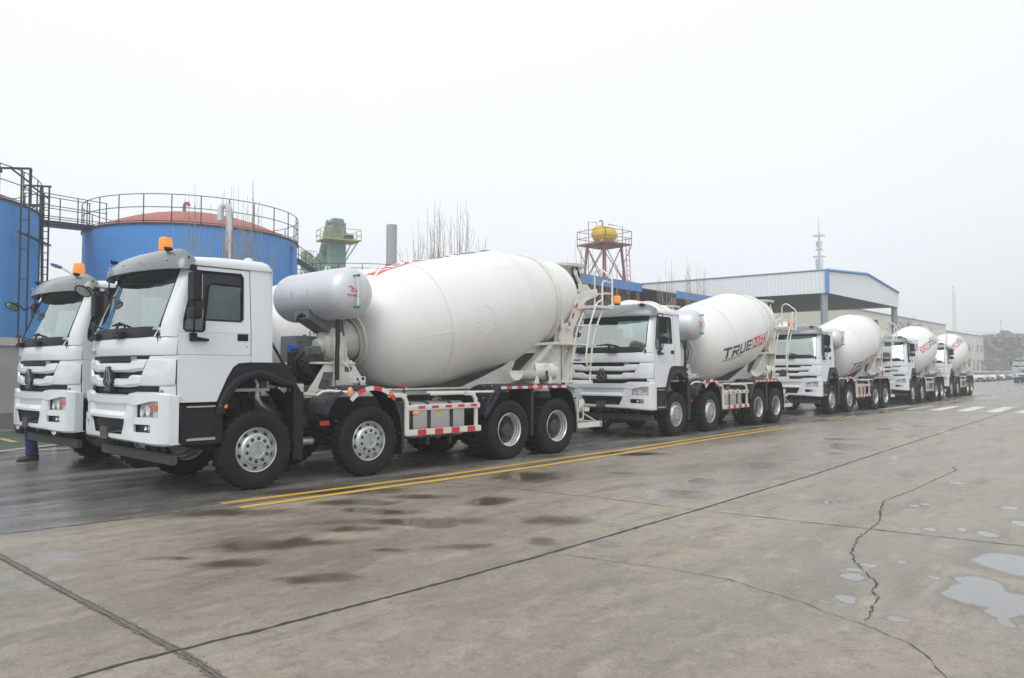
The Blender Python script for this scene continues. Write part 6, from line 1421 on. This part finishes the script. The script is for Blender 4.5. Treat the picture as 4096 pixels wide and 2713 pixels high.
# ---- bare trees
M['bark'] = mat('pale_bark', (.23, .195, .16), .85, noise=.2, nscale=3); M['twig'] = mat('twig', (.30, .25, .205), .9); M['bud'] = mat('bud', (.13, .05, .045), .8)
def whip_tree(base, H, spread, n, label, seed, headz=3.6, thick=.10):
    rnd = random.Random(seed); r = empty('bare_poplar', (base.x, base.y, 0)); tag(r, label, 'tree', 'bare trees in the yard')
    b = MB(); lean = rnd.uniform(-.15, .15); b.tube([(0, 0, 0), (lean * .4, 0, headz * .5), (lean, 0, headz)], thick, 8, r2=thick * .7); b.build('trunk', 'bark', r)
    b = MB()
    for i in range(int(n * 1.9)):
        a = rnd.uniform(0, 2 * PI); rr = spread * (rnd.uniform(.05, 1) ** .8); h = H * (1 - .22 * (rr / spread) ** 2) * rnd.uniform(.70, 1.0); z0 = headz * rnd.uniform(.55, 1.0)
        ex, ey = rr * math.cos(a), rr * math.sin(a) * .8; P = []
        for k in range(9):
            t = k / 8; w = 1 - (1 - t) ** 2.2; P.append((lean * (z0 / headz) + ex * w + rnd.uniform(-.03, .03), ey * w + rnd.uniform(-.03, .03), lerp(z0, h, t)))
        b.tube(P, .018, 5, r2=.005)
        for k in range(rnd.randint(2, 5)):
            t = rnd.uniform(.45, .95); j = int(t * 8); q = Vector(P[j]).lerp(Vector(P[min(8, j + 1)]), t * 8 - j); b.ball(q, rnd.uniform(.013, .022), 3)
        for _ in range(rnd.randint(1, 3)):
            j = rnd.randint(2, 7); q = Vector(P[j]); s_ = rnd.choice((-1, 1)); l = rnd.uniform(.4, 1.2)
            b.tube([q, q + Vector((s_ * .18 * l, 0, .3 * l)), q + Vector((s_ * .26 * l, .05, .8 * l))], .007, 4, r2=.004)
    b.build('crown', 'twig', r)
def tg(px, Y): v = at(px, 1481, Y); return Vector((v.x, Y, 0))
whip_tree(tg(790, 27), 8.3, .9, 12, 'bare whippy tree left of the white pipe before the big blue tank', 1)
whip_tree(tg(905, 27), 8.5, .8, 14, 'bare whippy tree at the white pipe before the big blue tank', 2)
whip_tree(tg(985, 28), 8.6, 1.0, 16, 'bare whippy tree above the rear of the nearest cab', 5)
whip_tree(tg(1712, 31), 8.6, 1.15, 18, 'bare whips rising left over the nearest drum, right of the chimney', 3)
whip_tree(tg(1835, 31), 9.0, 1.3, 22, 'tallest bare whips over the highest point of the nearest drum', 4)
whip_tree(tg(2330, 41), 9.6, 1.1, 14, 'bare tree just left of the yellow tank tower', 8)
whip_tree(tg(2440, 41), 7.6, 1.5, 26, 'dense bare shrubby tree below the yellow tank tower', 6, headz=2.6)
whip_tree(tg(2690, 50), 9.2, 1.5, 18, 'bare tree in front of the blue fascia, left of the second drum', 7)
whip_tree(tg(2770, 50), 9.4, 1.4, 18, 'bare tree in front of the canopy\'s far left end', 9)
whip_tree(tg(2560, 50), 5.9, 1.1, 12, 'low bare tree by the end of the blue fascia', 19, headz=2.4)
whip_tree(tg(225, 30), 5.6, .8, 6, 'low bare twigs beneath the street lamp', 11, headz=2.6)
whip_tree(tg(3020, 55), 6.8, .6, 6, 'thin bare twigs before the canopy above the second drum', 12)
def branch_tree(base, H, Rr, label, seed, pollard=False, grp='bare street trees'):
    rnd = random.Random(seed); r = empty('bare_tree', (base.x, base.y, 0)); tag(r, label, 'tree', grp)
    b = MB(); th = H * .45; b.tube([(0, 0, 0), (.05 * H * rnd.uniform(-.3, .3), 0, th * .5), (0, 0, th)], .028 * H, 8, r2=.018 * H); b.build('trunk', 'bark', r); b = MB()
    def grow(p, d, l, rad, lv):
        q = p + d * l * .5 + Vector((rnd.uniform(-.08, .08), rnd.uniform(-.08, .08), 0)) * l; e = p + d * l; b.tube([p, q, e], rad, 4, r2=rad * .6, caps=False)
        if lv == 0: return
        for k in range(4 if lv > 1 else 3):
            nd = (d + Vector((rnd.uniform(-1, 1), rnd.uniform(-1, 1), rnd.uniform(-.3, .6))) * .75).normalized(); grow(p.lerp(e, rnd.uniform(.5, 1)), nd, l * rnd.uniform(.6, .8), rad * .55, lv - 1)
    for k in range(5):
        a = 2 * PI * k / 5 + rnd.random(); d = Vector((math.cos(a) * Rr / H, math.sin(a) * Rr / H, .8)).normalized(); grow(Vector((0, 0, th * rnd.uniform(.8, 1))), d, H * (.17 if not pollard else .14), .012 * H, 1 if pollard else 3)
    b.build('crown', 'twig', r)
branch_tree(tg(3640, 96), 10.6, 5.2, 'spreading bare tree right of the canopy\'s last column', 21)
branch_tree(tg(3670, 100), 9.4, 4.5, 'smaller bare tree beside the canopy, in front of the beige hall', 22)
branch_tree(tg(3931, 130), 5.4, 1.2, 'pollarded tree in front of the two-storey building\'s windows', 23, True)
branch_tree(tg(3878, 118), 5.6, 1.2, 'pollarded tree just right of the farthest drum', 26, True)
branch_tree(tg(3990, 140), 5.4, 1.2, 'pollarded tree at the right corner of the two-storey building', 24, True)
branch_tree(tg(4022, 146), 5.0, 1.2, 'pollarded tree near the fence at the far right', 25, True)
# far woodland: leafy clumps, one mass
M['wood'] = mat('hazed_foliage', (.17, .19, .145), .9, noise=.5, nscale=.15)  # paler than real leaves: part of the haze fade is put into this colour
b = MB(); rnd = random.Random(5)
for i in range(9000):
    u = rnd.uniform(0, 1); px = lerp(3940, 4260, u); Y = rnd.uniform(225, 250); hmax = lerp(12, 12.3, u) + .5 * math.sin(px * .055) + .4 * math.sin(px * .13)
    z = hmax * rnd.uniform(0, 1) ** .7; v = tg(px, Y); s_ = rnd.uniform(.35, 1.0); c = Vector((v.x + rnd.uniform(-1, 1), Y, z)); n1 = Vector((rnd.uniform(-1, 1), rnd.uniform(-1, 1), rnd.uniform(-1, 1))).normalized(); n2 = n1.orthogonal().normalized() * s_; n3 = n1.cross(n2)
    b.add([c + n2, c + n3, c - n2 * .8, c - n3], [(0, 1, 2, 3)])
tag(b.build('woodland', 'wood', None, smooth=0, fix=False), 'hazy line of trees beyond the fence at the right edge', 'woodland', kind='stuff')
M['fence'] = mat('green_fence', (.09, .13, .12), .7)
fn = empty('site_fence'); tag(fn, 'dark green fence behind the parked cars at the far right', 'fence'); b = MB()
f0, f1 = tg(3950, 178), tg(4250, 200)
for k in range(60): q = f0.lerp(f1, k / 60); b.box(q.x, q.x + .35, q.y, q.y + .05, .2, 2.6)
b.build('fence_panel', 'fence', fn, smooth=0); b = MB()
for k in range(16): q = f0.lerp(f1, k / 16); b.box(q.x, q.x + .15, q.y - .1, q.y + .1, 0, 2.9)
b.build('fence_post', 'fence', fn, smooth=0)
# masts and wires
M['mast'] = mat('mast_steel', (.30, .31, .38), .6)
def mast(px, ytop, Y, w, label, sway=0):
    r = empty('radio_mast'); tag(r, label, 'mast'); x = (px - CX) / F * Y; Hh = EYE + (HOR - ytop) / F * Y; b = MB()
    for k in range(3): a = 2 * PI * k / 3; b.tube([(x + w * math.cos(a), Y + w * math.sin(a), 0), (x + w * .75 * math.cos(a), Y + w * .75 * math.sin(a), Hh * .93)], .04, 4)
    z = 0; 
    while z < Hh * .92:
        for k in range(3): a = 2 * PI * k / 3; c = a + 2 * PI / 3; b.tube([(x + w * math.cos(a), Y + w * math.sin(a), z), (x + w * math.cos(c), Y + w * math.sin(c), z + Hh / 26)], .03, 4)
        z += Hh / 26
    b.build('lattice', 'mast', r); b = MB(); b.tube([(x, Y, Hh * .9), (x, Y, Hh)], .05, 5); b.ball((x, Y, Hh * .97), .25, 5); b.build('antenna', 'mast', r); return r
mast(3820, 1140, 230, .55, 'thin lattice radio mast rising above the two-storey building'); 
x = (4006 - CX) / F * 250; b = MB(); b.tube([(x, 250, 0), (x, 250, EYE + (HOR - 1283) / F * 250)], .16, 6, r2=.08); b.ball((x, 250, EYE + (HOR - 1285) / F * 250), .25, 5); tag(b.build('flag_mast', 'mast'), 'faint thin pole above the tree line at the far right', 'mast')
b = MB()
for y0, y1 in ((1326, 1330), (1337, 1343)): 
    a, c = at(3860, y0, 200), at(4400, y1, 235); b.tube([a.lerp(c, t / 10) - Vector((0, 0, 2.0 * (t / 10) * (1 - t / 10))) for t in range(11)], .045, 4)
tag(b.build('power_line', 'mast'), 'two overhead wires running to the right edge above the trees', 'power line')
# communications tower behind the canopy
ct = empty('telecom_tower'); tag(ct, 'pale telecom tower with ring platforms fading into haze above the canopy', 'tower'); D = 190.0; x = (3283 - CX) / F * D
M['tele'] = mat('hazed_grey', (.38, .42, .47), .6)  # lightened steel grey, the colour carries some of the distance haze
def TZ(y): return EYE + (HOR - y) / F * D
b = MB(); b.tube([(x + .2, D, 0), (x, D, TZ(930))], .62, 10, r2=.24); b.tube([(x, D, TZ(932)), (x - .15, D, TZ(863))], .14, 8, r2=.03); b.build('mast', 'tele', ct)
b = MB()
for y in (941, 1025):
    for rr_ in (1.45, 1.25): b.tube([(x + rr_ * math.cos(a), D + rr_ * math.sin(a), TZ(y)) for a in [2 * PI * k / 28 for k in range(28)]], .07, 5, closed=True)
    for k in range(6): a = 2 * PI * k / 6; b.tube([(x, D, TZ(y)), (x + 1.4 * math.cos(a), D + 1.4 * math.sin(a), TZ(y))], .05, 4)
b.tube([(x + .8 * math.cos(a), D + .8 * math.sin(a), TZ(997)) for a in [2 * PI * k / 20 for k in range(20)]], .14, 5, closed=True); b.build('ring_platform', 'tele', ct)
b = MB()
for k in range(7):
    a = 2 * PI * k / 7
    for y, rr_ in ((975, .62), (1046, .78), (1068, .70)): b.obox((x + rr_ * math.cos(a), D + rr_ * math.sin(a), TZ(y)), (.2, .18, 1.4), rz=a)
b.build('antenna_panel', 'tele', ct)

# ---- distant parked cars and the oncoming truck
kinds = ['pearl', 'silver', 'white', 'maroon', 'white', 'dark', 'silver', 'white', 'pearl', 'white']
labs = ['pale parked car half hidden by the farthest truck\'s wheels', 'silver parked car nearest in the far row', 'white parked car in the far row, just left of the maroon one', 'dark red parked car in the far row', 'white parked car just right of the dark red one', 'dark parked car in the far row', 'silver parked car right of the dark one in the far row', 'white parked car under the third pollarded tree', 'cream parked car near the right end of the far row', 'white parked car at the right end of the far row']
for i in range(10):
    t = i / 9; px = lerp(3898, 4068, t ** .92); Y = 1.63 * F / (lerp(1527, 1515, t) - HOR)
    v = tg(px, Y); car(kinds[i], v, math.atan2(.60, .80) + .95 - .25, labs[i], 'cars parked along the far side')
o = copy_tree(truck0); v = tg(4100, 104); place(o, v.x, v.y, .72, 40, 'white truck cab cut off by the right edge of the photo, far away', 'trucks standing at the far right')

# ================================================================== AIR, LIGHT, CAMERA
hz_ = bpy.data.materials.new('haze'); hz_.use_nodes = True; nt = hz_.node_tree; nt.nodes.remove(nt.nodes['Principled BSDF']); pv = nt.nodes.new('ShaderNodeVolumePrincipled')
pv.inputs['Color'].default_value = (.965, .985, 1, 1); pv.inputs['Density'].default_value = 0.0020; pv.inputs['Anisotropy'].default_value = .2; nt.links.new(pv.outputs[0], nt.nodes['Material Output'].inputs['Volume'])
b = MB(); b.box(-430, 710, -25, 910, -1, 41); tag(b.build('haze', hz_, None, smooth=0), kind='stuff')

w = bpy.data.worlds.new('World'); sc.world = w; w.use_nodes = True; N = w.node_tree.nodes; L = w.node_tree.links; bg = N['Background']
sky = N.new('ShaderNodeTexSky'); sky.sky_type = 'NISHITA'; sky.sun_disc = False; sky.sun_elevation = R_(52); sky.sun_rotation = R_(200); sky.air_density = 1; sky.dust_density = 6
hs_ = N.new('ShaderNodeHueSaturation'); hs_.inputs['Saturation'].default_value = .12; L.new(sky.outputs[0], hs_.inputs['Color'])
tc = N.new('ShaderNodeTexCoord'); sx = N.new('ShaderNodeSeparateXYZ'); L.new(tc.outputs['Generated'], sx.inputs[0])
mr = N.new('ShaderNodeMapRange'); mr.inputs['From Min'].default_value = 0; mr.inputs['From Max'].default_value = .55; L.new(sx.outputs['Z'], mr.inputs['Value'])
cr = N.new('ShaderNodeValToRGB'); cr.color_ramp.elements[0].color = (.84, .908, .985, 1); cr.color_ramp.elements[1].color = (.96, .982, 1.0, 1); e = cr.color_ramp.elements.new(.35); e.color = (.90, .952, 1, 1); L.new(mr.outputs[0], cr.inputs[0])
nz = N.new('ShaderNodeTexNoise'); nz.inputs['Scale'].default_value = 1.2; nz.inputs['Detail'].default_value = 3; L.new(tc.outputs['Generated'], nz.inputs['Vector'])
nm = N.new('ShaderNodeMapRange'); nm.inputs['To Min'].default_value = .93; nm.inputs['To Max'].default_value = 1.05; L.new(nz.outputs['Fac'], nm.inputs['Value'])
sc1 = N.new('ShaderNodeVectorMath'); sc1.operation = 'SCALE'; L.new(cr.outputs[0], sc1.inputs[0]); L.new(nm.outputs[0], sc1.inputs['Scale'])
sc2 = N.new('ShaderNodeVectorMath'); sc2.operation = 'SCALE'; sc2.inputs['Scale'].default_value = 10.9; L.new(sc1.outputs[0], sc2.inputs[0])
m3 = N.new('ShaderNodeMapRange'); m3.inputs['From Min'].default_value = -.15; m3.inputs['From Max'].default_value = .62; m3.inputs['To Min'].default_value = 1.0; m3.inputs['To Max'].default_value = .92; L.new(sx.outputs['X'], m3.inputs['Value'])
sc3 = N.new('ShaderNodeVectorMath'); sc3.operation = 'SCALE'; L.new(sc2.outputs[0], sc3.inputs[0]); L.new(m3.outputs[0], sc3.inputs['Scale']); sc2 = sc3
mx = N.new('ShaderNodeMixRGB'); mx.inputs['Fac'].default_value = .88; L.new(hs_.outputs[0], mx.inputs['Color1']); L.new(sc2.outputs[0], mx.inputs['Color2']); L.new(mx.outputs[0], bg.inputs['Color']); bg.inputs['Strength'].default_value = .1
sl = bpy.data.lights.new('sun', 'SUN'); sl.energy = 1.35; sl.angle = R_(35); sl.color = (1, .98, .95); so = bpy.data.objects.new('sun', sl); COL.objects.link(so)
el, az = R_(52), R_(200); so.rotation_euler = (PI / 2 - el, 0, PI - az) 
cam = bpy.data.cameras.new('camera'); cam.sensor_width = 36; cam.lens = F / 4096 * 36; cam.clip_end = 2000; cam.clip_start = .05
co = bpy.data.objects.new('camera', cam); COL.objects.link(co); co.location = (0, 0, EYE); co.rotation_euler = (PI / 2 + PIT, 0, 0); sc.camera = co
cam.dof.use_dof = True; cam.dof.focus_distance = 13; cam.dof.aperture_fstop = 4.0
sc.view_settings.view_transform = 'Standard'; sc.view_settings.look = 'None'; sc.view_settings.exposure = .18; sc.view_settings.gamma = 1
sc.cycles.max_bounces = 8; sc.cycles.transparent_max_bounces = 12; sc.cycles.volume_bounces = 1; sc.cycles.use_denoising = True; sc.cycles.sample_clamp_indirect = 4
